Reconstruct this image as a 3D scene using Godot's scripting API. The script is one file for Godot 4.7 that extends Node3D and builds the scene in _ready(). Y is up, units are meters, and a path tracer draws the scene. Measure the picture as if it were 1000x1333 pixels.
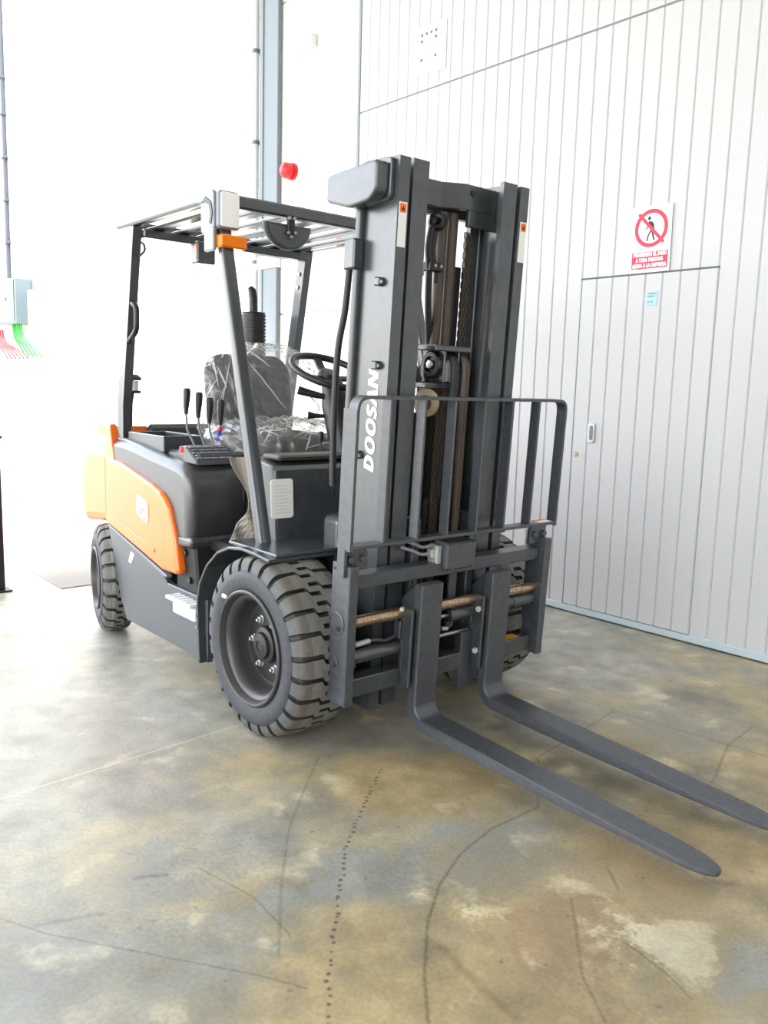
extends Node3D

const TILT := 0.04743
const WALL_TURN := 0.02344
var M := {}
var F: Node3D                 # the forklift
var mast_pose: Transform3D
var wall_pose: Transform3D

# ------------------------------------------------------------------ helpers
func begin() -> SurfaceTool:
	var st := SurfaceTool.new()
	st.begin(Mesh.PRIMITIVE_TRIANGLES)
	return st

# counter-clockwise seen from outside; written clockwise for Godot
func tri(st: SurfaceTool, a: Vector3, b: Vector3, c: Vector3, g: int) -> void:
	st.set_smooth_group(g)
	st.add_vertex(a)
	st.set_smooth_group(g)
	st.add_vertex(c)
	st.set_smooth_group(g)
	st.add_vertex(b)

func quad(st: SurfaceTool, a: Vector3, b: Vector3, c: Vector3, d: Vector3, g: int = -1) -> void:
	tri(st, a, b, c, g)
	tri(st, a, c, d, g)

func mesh_of(st: SurfaceTool) -> ArrayMesh:
	st.generate_normals()
	return st.commit()

func obj(called: String, st: SurfaceTool, m: Material, parent: Node, pose: Transform3D = Transform3D()) -> MeshInstance3D:
	return put(called, mesh_of(st), m, parent, pose)

func put(called: String, me: Mesh, m: Material, parent: Node, pose: Transform3D = Transform3D()) -> MeshInstance3D:
	var o := MeshInstance3D.new()
	o.name = numbered(called, parent)
	o.mesh = me
	o.material_override = m
	o.transform = pose
	parent.add_child(o, true)
	return o

func numbered(called: String, parent: Node) -> String:
	if not parent.has_node(NodePath(called)):
		return called
	var n := 1
	while parent.has_node(NodePath("%s_%03d" % [called, n])):
		n += 1
	return "%s_%03d" % [called, n]

func thing(called: String, label: String, category: String, pose: Transform3D = Transform3D(), group: String = "") -> Node3D:
	var o := Node3D.new()
	o.name = numbered(called, self)
	o.transform = pose
	add_child(o, true)
	tag(o, label, category, group)
	return o

func tag(o: Node, label: String, category: String, group: String = "") -> Node:
	o.set_meta("label", label)
	o.set_meta("category", category)
	if group != "":
		o.set_meta("group", group)
	return o

func structure(o: Node, label: String) -> Node:
	o.set_meta("kind", "structure")
	o.set_meta("label", label)
	return o

func map3(axis: int, u: float, v: float, h: float) -> Vector3:
	if axis == 0:
		return Vector3(h, v, u)      # polygon in (z, y), extruded along x
	if axis == 1:
		return Vector3(u, h, v)      # polygon in (x, z), extruded along y
	return Vector3(u, v, h)          # polygon in (x, y), extruded along z

func inset(p: PackedVector2Array, b: float) -> PackedVector2Array:
	var r := PackedVector2Array()
	var n := p.size()
	for i in n:
		var d1 := (p[i] - p[(i + n - 1) % n]).normalized()
		var d2 := (p[(i + 1) % n] - p[i]).normalized()
		var n1 := Vector2(-d1.y, d1.x)
		var n2 := Vector2(-d2.y, d2.x)
		var k := 1.0 + n1.dot(n2)
		r.append(p[i] + (n1 + n2) * (b / maxf(k, 0.35)))
	return r

# extruded polygon with bevelled rims
func prism(st: SurfaceTool, pts: Array, axis: int, h0: float, h1: float, b: float = 0.0, g: int = -1, steps: int = 1) -> void:
	var p := PackedVector2Array(pts)
	var area := 0.0
	for i in p.size():
		area += p[i].cross(p[(i + 1) % p.size()])
	if area < 0:
		p.reverse()
	var lo := minf(h0, h1)
	var hi := maxf(h0, h1)
	var rings := []
	var hs := []
	if b > 0.0:
		for k in steps:
			var t := (k + 0.5) / steps * PI / 2 if steps > 1 else 0.0
			if steps > 1:
				t = k * PI / 2 / steps
			rings.append(inset(p, b * (1.0 - sin(t))))
			hs.append(lo + b * (1.0 - cos(t)))
	rings.append(p)
	hs.append(lo + b)
	rings.append(p)
	hs.append(hi - b)
	if b > 0.0:
		for k in range(steps - 1, -1, -1):
			rings.append(rings[k])
			hs.append(hi - (hs[k] - lo))
	var flip := axis != 2
	var n := p.size()
	for k in rings.size() - 1:
		for i in n:
			var j := (i + 1) % n
			var a := map3(axis, rings[k][i].x, rings[k][i].y, hs[k])
			var c := map3(axis, rings[k][j].x, rings[k][j].y, hs[k])
			var d := map3(axis, rings[k + 1][j].x, rings[k + 1][j].y, hs[k + 1])
			var e := map3(axis, rings[k + 1][i].x, rings[k + 1][i].y, hs[k + 1])
			if flip:
				quad(st, a, e, d, c, g)
			else:
				quad(st, a, c, d, e, g)
	for side in 2:
		var ring: PackedVector2Array = rings[0] if side == 0 else rings[rings.size() - 1]
		var h: float = hs[0] if side == 0 else hs[hs.size() - 1]
		var t := Geometry2D.triangulate_polygon(ring)
		for i in range(0, t.size(), 3):
			var q := [ring[t[i]], ring[t[i + 1]], ring[t[i + 2]]]
			if (q[1] - q[0]).cross(q[2] - q[0]) < 0:
				q.reverse()
			if (side == 1) == flip:
				q.reverse()
			tri(st, map3(axis, q[0].x, q[0].y, h), map3(axis, q[1].x, q[1].y, h), map3(axis, q[2].x, q[2].y, h), -1)

func box(st: SurfaceTool, x0: float, x1: float, y0: float, y1: float, z0: float, z1: float, b: float = 0.002) -> void:
	var c := minf(b, minf(minf(absf(x1 - x0), absf(y1 - y0)), absf(z1 - z0)) * 0.4)
	var xa := minf(x0, x1)
	var xb := maxf(x0, x1)
	var ya := minf(y0, y1)
	var yb := maxf(y0, y1)
	prism(st, [Vector2(xa + c, ya), Vector2(xb - c, ya), Vector2(xb, ya + c), Vector2(xb, yb - c), Vector2(xb - c, yb), Vector2(xa + c, yb), Vector2(xa, yb - c), Vector2(xa, ya + c)], 2, z0, z1, c)

func one_box(called: String, m: Material, parent: Node, x0: float, x1: float, y0: float, y1: float, z0: float, z1: float, b: float = 0.002, pose: Transform3D = Transform3D()) -> MeshInstance3D:
	var st := begin()
	box(st, x0, x1, y0, y1, z0, z1, b)
	return obj(called, st, m, parent, pose)

func rounded(x0: float, x1: float, y0: float, y1: float, r: float, n: int = 4) -> Array:
	var a := []
	var cs := [Vector2(x1 - r, y0 + r), Vector2(x1 - r, y1 - r), Vector2(x0 + r, y1 - r), Vector2(x0 + r, y0 + r)]
	for k in 4:
		for i in n + 1:
			var t := -PI / 2 + k * PI / 2 + i * PI / 2 / n
			a.append(cs[k] + Vector2(cos(t), sin(t)) * r)
	return a

func fillet(pts: Array, r: float, n: int = 6) -> Array:
	var o := [pts[0]]
	for i in range(1, pts.size() - 1):
		var p: Vector3 = pts[i]
		var a: Vector3 = pts[i - 1] - p
		var c: Vector3 = pts[i + 1] - p
		var k := minf(r, minf(a.length(), c.length()) * 0.49)
		var p0 := p + a.normalized() * k
		var p2 := p + c.normalized() * k
		for j in n + 1:
			var t := float(j) / n
			o.append(p0.lerp(p, t).lerp(p.lerp(p2, t), t))
	o.append(pts[pts.size() - 1])
	return o

# a section (list of Vector2: sideways, up) swept along a path
func sweep(st: SurfaceTool, path: Array, section: Array, up: Vector3, smooth: bool, scales: Array = []) -> void:
	var rings := []
	var n := section.size()
	var area := 0.0
	for i in n:
		area += section[i].cross(section[(i + 1) % n])
	var side := Vector3.ZERO
	for i in path.size():
		var d := Vector3.ZERO
		if i > 0:
			d += (path[i] - path[i - 1]).normalized()
		if i < path.size() - 1:
			d += (path[i + 1] - path[i]).normalized()
		d = d.normalized()
		if i == 0:
			side = d.cross(up).normalized()
			if side.length() < 0.5:
				side = d.cross(Vector3(0.3, 0.2, 0.9)).normalized()
		else:
			side = (side - d * side.dot(d)).normalized()
		var u := side.cross(d).normalized()
		var k := 1.0
		if scales.size():
			k = scales[i]
		var stretch := 1.0
		if i > 0 and i < path.size() - 1:
			stretch = 1.0 / maxf(0.5, cos((path[i] - path[i - 1]).angle_to(path[i + 1] - path[i]) / 2))
		var ring := []
		for s in section:
			ring.append(path[i] + side * s.x * k + u * s.y * k * (stretch if not smooth else 1.0))
		rings.append(ring)
	skin(st, rings, 1 if smooth else -1, area < 0)

func skin(st: SurfaceTool, rings: Array, g: int, flip: bool = false, caps: bool = true) -> void:
	var n: int = rings[0].size()
	for k in rings.size() - 1:
		for i in n:
			var j := (i + 1) % n
			if flip:
				quad(st, rings[k][i], rings[k][j], rings[k + 1][j], rings[k + 1][i], g)
			else:
				quad(st, rings[k][i], rings[k + 1][i], rings[k + 1][j], rings[k][j], g)
	if caps:
		for side in 2:
			var ring: Array = rings[0] if side == 0 else rings[rings.size() - 1]
			var mid := Vector3.ZERO
			for p in ring:
				mid += p / n
			for i in n:
				var j := (i + 1) % n
				if (side == 0) != flip:
					tri(st, mid, ring[i], ring[j], -1)
				else:
					tri(st, mid, ring[j], ring[i], -1)

func circle(r: float, n: int) -> Array:
	var a := []
	for i in n:
		a.append(Vector2(cos(TAU * i / n), sin(TAU * i / n)) * r)
	return a

func tube(st: SurfaceTool, path: Array, r: float, n: int = 10, scales: Array = []) -> void:
	sweep(st, path, circle(r, n), Vector3(0.12, 0.96, 0.2), true, scales)

func rod(st: SurfaceTool, a: Vector3, b: Vector3, r: float, n: int = 14) -> void:
	tube(st, [a, b], r, n)

# profile of Vector2(radius, height) turned about the local y axis of pose
func lathe(st: SurfaceTool, prof: Array, pose: Transform3D, n: int = 24, crease: float = 0.6) -> void:
	var g := 10
	for k in prof.size() - 1:
		if k > 0:
			var d1: Vector2 = prof[k] - prof[k - 1]
			var d2: Vector2 = prof[k + 1] - prof[k]
			if absf(d1.angle_to(d2)) > crease:
				g += 1
		for i in n:
			var t0 := TAU * i / n
			var t1 := TAU * (i + 1) / n
			var a := pose * Vector3(cos(t0) * prof[k].x, prof[k].y, sin(t0) * prof[k].x)
			var b := pose * Vector3(cos(t1) * prof[k].x, prof[k].y, sin(t1) * prof[k].x)
			var c := pose * Vector3(cos(t1) * prof[k + 1].x, prof[k + 1].y, sin(t1) * prof[k + 1].x)
			var d := pose * Vector3(cos(t0) * prof[k + 1].x, prof[k + 1].y, sin(t0) * prof[k + 1].x)
			if prof[k].x > 1e-6:
				tri(st, a, c, b, g)
			if prof[k + 1].x > 1e-6:
				tri(st, a, d, c, g)

# pose whose local y axis points along d, at point p
func along(p: Vector3, d: Vector3) -> Transform3D:
	var y := d.normalized()
	var x := y.cross(Vector3(0.13, 0.31, 0.94) if absf(y.z) < 0.9 else Vector3(0.2, 0.95, 0.1)).normalized()
	return Transform3D(Basis(x, y, x.cross(y)), p)

func bolt(called: String, m: Material, parent: Node, p: Vector3, d: Vector3, r: float, h: float, hexa: bool = true) -> MeshInstance3D:
	var st := begin()
	lathe(st, [Vector2(0, 0), Vector2(r, 0), Vector2(r, h * 0.8), Vector2(r * 0.85, h), Vector2(0, h)], along(p, d), 6 if hexa else 14, 0.3)
	return obj(called, st, m, parent)

func mat(called: String, c: Color, rough: float, metal: float = 0.0) -> StandardMaterial3D:
	var m := StandardMaterial3D.new()
	m.resource_name = called
	m.albedo_color = c
	m.roughness = rough
	m.metallic = metal
	M[called] = m
	return m

func grain(m: StandardMaterial3D, sd: int, freq: float, dark: Color, light: Color, scale: float, relief: float = 0.0) -> void:
	var f := FastNoiseLite.new()
	f.seed = sd
	f.frequency = freq
	f.fractal_octaves = 5
	var t := NoiseTexture2D.new()
	t.width = 256
	t.height = 256
	t.seamless = true
	t.noise = f
	var ramp := Gradient.new()
	ramp.set_color(0, dark)
	ramp.set_color(1, light)
	ramp.set_offset(0, 0.25)
	ramp.set_offset(1, 0.75)
	t.color_ramp = ramp
	m.albedo_texture = t
	m.uv1_triplanar = true
	m.uv1_scale = Vector3.ONE * scale
	if relief > 0.0:
		m.heightmap_enabled = false
		var b := NoiseTexture2D.new()
		b.width = 256
		b.height = 256
		b.seamless = true
		b.noise = f
		b.as_normal_map = true
		b.bump_strength = relief
		m.normal_enabled = true
		m.normal_texture = b

# flat print lying on a face: lettering meshes
func lettering(called: String, text: String, size: float, m: Material, parent: Node, pose: Transform3D, wide: float = 0.0) -> MeshInstance3D:
	var f := SystemFont.new()
	f.font_names = PackedStringArray(["Droid Sans"])
	f.font_weight = 700
	var bold := FontVariation.new()
	bold.base_font = f
	bold.variation_embolden = 0.85
	var t := TextMesh.new()
	t.text = text
	t.font = bold
	t.font_size = 64
	t.pixel_size = size / 64.0
	t.depth = 0.002
	t.curve_step = 2.0
	t.horizontal_alignment = HORIZONTAL_ALIGNMENT_CENTER
	t.vertical_alignment = VERTICAL_ALIGNMENT_CENTER
	var p := pose
	if wide > 0.0:
		var w := t.get_aabb().size.x
		if w > 0.001:
			p.basis.x *= wide / w
	return put(called, t, m, parent, p)

# ------------------------------------------------------------------ scene
func _ready() -> void:
	set_camera_and_light()
	make_materials()
	mast_pose = Transform3D(Basis(Vector3.RIGHT, TILT), Vector3.ZERO)
	mast_pose.origin = Vector3(0, 0.3, 0) - mast_pose.basis * Vector3(0, 0.3, 0)
	wall_pose = Transform3D(Basis(Vector3.UP, WALL_TURN), Vector3(1.8475, 0, 0))
	make_floor()
	make_walls()
	make_forklift()
	make_wall_things()
	make_small_things()

func set_camera_and_light() -> void:
	var cam := Camera3D.new()
	cam.name = "camera"
	cam.fov = 63.12
	cam.near = 0.05
	cam.far = 200.0
	cam.transform = Transform3D(Basis(Vector3.UP, -0.70106) * Basis(Vector3.RIGHT, -0.14829) * Basis(Vector3.BACK, 0.02807), Vector3(-2.2197, 1.3217, 2.6156))
	add_child(cam)
	cam.current = true
	var env := Environment.new()
	env.background_mode = Environment.BG_SKY
	var sky := Sky.new()
	var sm := ProceduralSkyMaterial.new()
	sm.sky_top_color = Color(0.84, 0.91, 1.0)
	sm.sky_horizon_color = Color(1.0, 0.985, 0.96)
	sm.sky_curve = 0.25
	sm.ground_bottom_color = Color(0.55, 0.55, 0.52)
	sm.ground_horizon_color = Color(0.75, 0.75, 0.74)
	sm.sky_energy_multiplier = 1.3
	sm.sun_angle_max = 1.0
	sky.sky_material = sm
	env.sky = sky
	env.background_energy_multiplier = 1.0
	env.tonemap_mode = Environment.TONE_MAPPER_LINEAR
	env.tonemap_exposure = 3.9
	env.sdfgi_enabled = true
	env.ssao_enabled = true
	env.ssil_enabled = true
	var we := WorldEnvironment.new()
	we.name = "world_environment"
	we.environment = env
	add_child(we)
	var sun := DirectionalLight3D.new()
	sun.name = "sun"
	sun.light_color = Color(1.0, 0.97, 0.92)
	sun.light_energy = 1.0
	sun.light_angular_distance = 6.0
	sun.shadow_enabled = true
	add_child(sun)
	sun.look_at_from_position(Vector3.ZERO, Vector3(0.8, -0.75, 0.30), Vector3.UP)

func make_materials() -> void:
	var p := mat("charcoal_paint", Color(0.25, 0.268, 0.288), 0.27)
	p.metallic_specular = 0.7
	grain(p, 3, 0.02, Color(0.93, 0.93, 0.93), Color(1, 1, 1), 2.0)
	p = mat("fork_paint", Color(0.27, 0.285, 0.31), 0.4)
	p.metallic_specular = 0.65
	grain(p, 8, 0.03, Color(0.86, 0.87, 0.88), Color(1, 1, 1), 3.0)
	p = mat("black_plastic", Color(0.225, 0.235, 0.25), 0.33)
	p.metallic_specular = 0.7
	mat("dark_void", Color(0.10, 0.105, 0.115), 0.6)
	p = mat("skirt_paint", Color(0.27, 0.285, 0.305), 0.36)
	p.metallic_specular = 0.65
	p = mat("orange_paint", Color(1.0, 0.45, 0.01), 0.28)
	p.clearcoat_enabled = true
	p.clearcoat = 0.5
	p.clearcoat_roughness = 0.1
	p = mat("rubber", Color(1, 1, 1), 0.62)
	grain(p, 21, 0.03, Color(0.9, 0.885, 0.86), Color(1, 1, 1), 4.0)
	p.vertex_color_use_as_albedo = true
	p = mat("wheel_paint", Color(0.24, 0.235, 0.235), 0.4, 0.1)
	mat("hub_black", Color(0.11, 0.11, 0.115), 0.4)
	mat("steel", Color(0.68, 0.68, 0.68), 0.3, 0.9)
	mat("zinc", Color(0.75, 0.76, 0.76), 0.4, 0.6)
	p = mat("shaft_bronze", Color(0.78, 0.69, 0.6), 0.24, 0.85)
	grain(p, 5, 0.05, Color(0.78, 0.73, 0.68), Color(1, 1, 1), 6.0)
	p = mat("chain_steel", Color(0.32, 0.30, 0.27), 0.5, 0.6)
	mat("hose_rubber", Color(0.17, 0.165, 0.165), 0.5)
	mat("greased_strap", Color(0.33, 0.29, 0.26), 0.5)
	mat("pulley_nylon", Color(0.70, 0.62, 0.52), 0.5)
	mat("white_label", Color(0.95, 0.95, 0.95), 0.5)
	mat("label_orange", Color(0.98, 0.45, 0.08), 0.5)
	mat("print_grey", Color(0.55, 0.56, 0.6), 0.6)
	mat("print_black", Color(0.12, 0.12, 0.13), 0.6)
	mat("print_purple", Color(0.36, 0.30, 0.52), 0.6)
	mat("print_teal", Color(0.62, 0.86, 0.85), 0.6)
	mat("print_red", Color(0.88, 0.10, 0.25), 0.5)
	mat("sticker_blue", Color(0.62, 0.80, 0.90), 0.5)
	mat("sticker_yellow", Color(0.9, 0.66, 0.12), 0.5)
	p = mat("lamp_glass", Color(1, 1, 1), 0.12)
	p.clearcoat_enabled = true
	p = mat("amber_lens", Color(1.0, 0.52, 0.02), 0.25)
	mat("lamp_shell", Color(0.5, 0.51, 0.54), 0.35)
	mat("seat_fabric", Color(0.13, 0.135, 0.14), 0.8)
	mat("brown_ledge", Color(0.33, 0.31, 0.29), 0.5)
	p = mat("plastic_film", Color(0.97, 0.97, 0.97, 0.09), 0.16)
	p.transparency = BaseMaterial3D.TRANSPARENCY_ALPHA
	p.cull_mode = BaseMaterial3D.CULL_DISABLED
	p = mat("white_wrap", Color(0.92, 0.92, 0.92), 0.4)
	p = mat("door_panel", Color(0.745, 0.75, 0.76), 0.5)
	mat("door_back", Color(0.62, 0.64, 0.66), 0.6)
	mat("threshold_metal", Color(0.70, 0.76, 0.79), 0.45)
	p = mat("precast_white", Color(0.93, 0.93, 0.91), 0.85)
	grain(p, 41, 0.02, Color(0.97, 0.97, 0.96), Color(1, 1, 1), 0.5)
	mat("column_grey", Color(0.46, 0.50, 0.53), 0.5)
	mat("pvc_white", Color(0.9, 0.91, 0.92), 0.4)
	mat("roof_sheet", Color(0.80, 0.79, 0.76), 0.8)
	mat("hall_wall", Color(0.66, 0.66, 0.66), 0.85)
	mat("alarm_red", Color(0.86, 0.05, 0.12), 0.35)
	mat("cabinet_grey", Color(0.42, 0.47, 0.50), 0.5)
	mat("cable_red", Color(0.86, 0.20, 0.25), 0.5)
	mat("cable_green", Color(0.25, 0.70, 0.30), 0.5)
	mat("conduit_grey", Color(0.33, 0.34, 0.37), 0.6)
	mat("post_black", Color(0.13, 0.13, 0.15), 0.5)
	mat("drain_plate", Color(0.56, 0.54, 0.52), 0.8)
	mat("tag_blue", Color(0.2, 0.32, 0.75), 0.5)
	mat("button_red", Color(0.9, 0.15, 0.15), 0.4)

# ------------------------------------------------------------------ floor
func noise_bytes(sd: int, cycles_per_m: float, oct: int, x0: float, z0: float, mpp: float, w: int, h: int) -> PackedByteArray:
	var f := FastNoiseLite.new()
	f.noise_type = FastNoiseLite.TYPE_SIMPLEX_SMOOTH
	f.seed = sd
	f.fractal_octaves = oct
	f.frequency = cycles_per_m * mpp
	f.offset = Vector3(x0 / mpp, z0 / mpp, 0)
	var im := f.get_image(w, h, false, false, false)
	im.convert(Image.FORMAT_L8)
	return im.get_data()

func floor_image(x0: float, z0: float, mpp: float, w: int, h: int, detail: bool) -> Image:
	var n1 := noise_bytes(11, 0.75, 4, x0, z0, mpp, w, h)       # broad patches, tan against grey
	var n2 := noise_bytes(12, 2.6, 5, x0, z0, mpp, w, h)        # mottling
	var n3 := noise_bytes(13, 60.0, 4, x0, z0, mpp, w, h)       # fine grain
	var n4 := noise_bytes(14, 1.5, 6, x0, z0, mpp, w, h)        # dark stains
	var n6 := noise_bytes(16, 7.0, 6, x0, z0, mpp, w, h)        # scuffs and domain warp
	var n5 := noise_bytes(15, 3.4, 6, x0, z0, mpp, w, h)        # worn pale spots
	# coarse field of hand-placed patches: tan, dark, pale, blue, brown weights
	var cw := int(w * mpp / 0.04) + 2
	var ch := int(h * mpp / 0.04) + 2
	var field := PackedFloat32Array()
	field.resize(cw * ch * 5)
	for cy in ch:
		for cx in cw:
			var q := Vector2(x0 + cx * 0.04, z0 + cy * 0.04)
			for s in FLOOR_SPOTS:
				var d: float = (Vector2(s[0], s[1]) - q).length() / s[2]
				if d < 1.6:
					field[(cy * cw + cx) * 5 + int(s[3])] += s[4] * exp(-d * d * 1.6)
	var out := PackedByteArray()
	out.resize(w * h * 3)
	var k := mpp / 0.04
	for y in h:
		var z := z0 + y * mpp
		for x in w:
			var i := y * w + x
			var e := n6[i] / 255.0 - 0.5
			var wob := (n2[i] / 255.0 - 0.5) * 5.0
			var fy := clampi(int(y * k + wob + e * 5.0), 0, ch - 1)
			var fx := clampi(int(x * k - wob * 0.7 + e * 6.0 + (n3[i] / 255.0 - 0.5) * 2.0), 0, cw - 1)
			var fi := (fy * cw + fx) * 5
			var a := n1[i] / 255.0
			var b := n2[i] / 255.0 - 0.5
			var c := n3[i] / 255.0 - 0.5
			var wx := x0 + x * mpp
			# tan towards the viewer, grey towards the yard
			var tan_w := clampf(0.34 + (z + wx * 0.2) * 0.34, 0.0, 0.85) + (a - 0.5) * 1.7 + b * 1.0 + e * 0.35 + field[fi]
			tan_w = clampf(tan_w, 0.0, 1.0)
			var v := 0.985 + b * 0.30 + c * 0.17 + e * 0.24
			var st := n4[i] / 255.0 + field[fi + 1] * (0.7 + b + e) * 0.32
			var dark := clampf((st - 0.56) * 4.0, 0.0, 1.0)
			var pl := n5[i] / 255.0 + field[fi + 2] * (0.7 + b) * 0.3
			var pale := clampf((pl - 0.66) * 6.0, 0.0, 1.0)
			var r := lerpf(0.64, 0.65, tan_w)
			var g := lerpf(0.632, 0.587, tan_w)
			var bl := lerpf(0.592, 0.448, tan_w)
			var dk := dark * 0.46
			r = lerpf(r, 0.44, dk * 1.4)
			g = lerpf(g, 0.43, dk * 1.4)
			bl = lerpf(bl, 0.40, dk * 1.4)
			var bw := clampf(field[fi + 3] * 1.3 * (1.0 + b * 2.5 + e * 1.5), 0.0, 1.0) * 0.9
			r = lerpf(r, 0.515, bw)
			g = lerpf(g, 0.52, bw)
			bl = lerpf(bl, 0.505, bw)
			var br := clampf(field[fi + 4] * 1.2 * (1.0 + b * 3.0 + e), 0.0, 1.0) * 0.8
			r = lerpf(r, 0.55, br)
			g = lerpf(g, 0.47, br)
			bl = lerpf(bl, 0.365, br)
			r = lerpf(r, 0.84, pale * 0.6) * v
			g = lerpf(g, 0.81, pale * 0.6) * v
			bl = lerpf(bl, 0.71, pale * 0.6) * v
			out[i * 3] = int(clampf(r, 0, 1) * 255)
			out[i * 3 + 1] = int(clampf(g, 0, 1) * 255)
			out[i * 3 + 2] = int(clampf(bl, 0, 1) * 255)
	if detail:
		var rng := RandomNumberGenerator.new()
		rng.seed = 77
		for cr in FLOOR_CRACKS:
			stroke(out, w, h, x0, z0, mpp, cr[0], cr[1], cr[2], cr[3], rng)
		# trail of small dark drops
		var t := 0.0
		for s in DROPS.size() - 1:
			var p: Vector2 = DROPS[s]
			var q: Vector2 = DROPS[s + 1]
			var len := p.distance_to(q)
			var at := 0.0
			while at < len:
				var c := p.lerp(q, at / len) + Vector2(rng.randf_range(-0.005, 0.005), rng.randf_range(-0.005, 0.005))
				stamp(out, w, h, (c.x - x0) / mpp, (c.y - z0) / mpp, rng.randf_range(0.005, 0.0085) / mpp, 0.75, Vector3(0.25, 0.2, 0.16))
				at += rng.randf_range(0.018, 0.034)
				t += 1
		for i in 420:
			var c := Vector2(rng.randf_range(-1.9, 1.7), rng.randf_range(-0.6, 2.1))
			stamp(out, w, h, (c.x - x0) / mpp, (c.y - z0) / mpp, rng.randf_range(0.002, 0.009) / mpp, rng.randf_range(0.1, 0.4), Vector3(0.3, 0.25, 0.2))
		for i in 70:
			var c := Vector2(rng.randf_range(-1.9, 1.7), rng.randf_range(-0.6, 2.1))
			var d := Vector2.from_angle(rng.randf_range(0.4, 1.5)) * rng.randf_range(0.1, 0.5)
			stroke(out, w, h, x0, z0, mpp, [c, c + d * 0.5 + Vector2(rng.randf_range(-0.02, 0.02), 0), c + d], rng.randf_range(0.001, 0.003), rng.randf_range(0.06, 0.2), Vector3(0.26, 0.22, 0.18) if rng.randf() < 0.7 else Vector3(0.8, 0.78, 0.72), rng)
	return Image.create_from_data(w, h, false, Image.FORMAT_RGB8, out)

func stamp(out: PackedByteArray, w: int, h: int, px: float, py: float, r: float, strength: float, c: Vector3) -> void:
	for y in range(maxi(0, int(py - r)), mini(h, int(py + r) + 2)):
		for x in range(maxi(0, int(px - r)), mini(w, int(px + r) + 2)):
			var d := Vector2(x - px, y - py).length() / r
			var a := strength * clampf(1.4 - d * 1.4, 0.0, 1.0)
			if a > 0.0:
				var i := (y * w + x) * 3
				out[i] = int(lerpf(out[i], c.x * 255, a))
				out[i + 1] = int(lerpf(out[i + 1], c.y * 255, a))
				out[i + 2] = int(lerpf(out[i + 2], c.z * 255, a))

func stroke(out: PackedByteArray, w: int, h: int, x0: float, z0: float, mpp: float, pts: Array, r: float, strength: float, c: Vector3, rng: RandomNumberGenerator) -> void:
	for s in pts.size() - 1:
		var p: Vector2 = pts[s]
		var q: Vector2 = pts[s + 1]
		var n := int(p.distance_to(q) / maxf(r * 0.35, mpp * 0.6))
		for i in n:
			var m := p.lerp(q, float(i) / n) + Vector2(rng.randf_range(-1, 1), rng.randf_range(-1, 1)) * r * 0.35
			stamp(out, w, h, (m.x - x0) / mpp, (m.y - z0) / mpp, maxf(r / mpp, 0.8), strength * rng.randf_range(0.12, 0.4), c)

const DROPS := [Vector2(-0.43, 0.52), Vector2(-0.65, 0.69), Vector2(-0.84, 0.85), Vector2(-1.00, 1.03), Vector2(-1.10, 1.14), Vector2(-1.20, 1.26), Vector2(-1.28, 1.36), Vector2(-1.36, 1.47)]
const CRACK := Vector3(0.30, 0.26, 0.20)
const FLOOR_CRACKS := [
	[[Vector2(-0.20, 1.03), Vector2(-0.42, 1.03), Vector2(-0.59, 1.07), Vector2(-0.74, 1.14), Vector2(-0.88, 1.24), Vector2(-0.93, 1.29), Vector2(-1.02, 1.38), Vector2(-1.11, 1.49)], 0.006, 0.5, CRACK],
	[[Vector2(-0.93, 1.29), Vector2(-0.92, 1.35), Vector2(-0.94, 1.48), Vector2(-0.95, 1.61)], 0.016, 0.4, Vector3(0.42, 0.35, 0.27)],
	[[Vector2(0.71, 0.69), Vector2(0.09, 0.79), Vector2(-0.2, 1.03)], 0.006, 0.3, CRACK],
	[[Vector2(1.03, 1.13), Vector2(0.77, 1.16), Vector2(0.41, 1.29)], 0.007, 0.35, CRACK],
	[[Vector2(-1.71, 0.58), Vector2(-1.64, 0.71), Vector2(-1.49, 0.91), Vector2(-1.31, 1.15), Vector2(-1.25, 1.25)], 0.004, 0.35, CRACK],
	[[Vector2(-1.22, 0.68), Vector2(-1.17, 0.89), Vector2(-1.18, 1.08)], 0.004, 0.35, CRACK],
	[[Vector2(-0.55, 0.31), Vector2(-0.74, 0.49), Vector2(-0.91, 0.66), Vector2(-1.08, 0.88), Vector2(-1.25, 1.13)], 0.006, 0.25, CRACK],
	[[Vector2(-0.51, 1.40), Vector2(-0.63, 1.51), Vector2(-0.73, 1.60), Vector2(-0.81, 1.72)], 0.006, 0.35, CRACK],
	[[Vector2(-0.31, 1.37), Vector2(-0.38, 1.46)], 0.006, 0.4, CRACK],
	[[Vector2(-0.55, 1.59), Vector2(-0.57, 1.72), Vector2(-0.60, 1.80)], 0.004, 0.45, CRACK],
	[[Vector2(-1.66, 0.66), Vector2(-1.5, 0.72)], 0.012, 0.3, Vector3(0.33, 0.33, 0.32)],
	[[Vector2(-1.38, 0.62), Vector2(-1.30, 0.66)], 0.012, 0.5, Vector3(0.30, 0.31, 0.31)],
	[[Vector2(-1.98, -0.007), Vector2(-1.54, -0.04), Vector2(-0.04, -0.15), Vector2(0.2, -0.167)], 0.003, 2.3, Vector3(0.82, 0.80, 0.74)],
	[[Vector2(0.60, -0.2), Vector2(0.69, 0.54), Vector2(0.79, 1.30), Vector2(0.87, 1.9)], 0.003, 1.1, Vector3(0.30, 0.28, 0.25)],
	[[Vector2(1.0, -0.4), Vector2(1.3, 0.4)], 0.004, 0.2, Vector3(0.8, 0.78, 0.72)],
]
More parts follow.
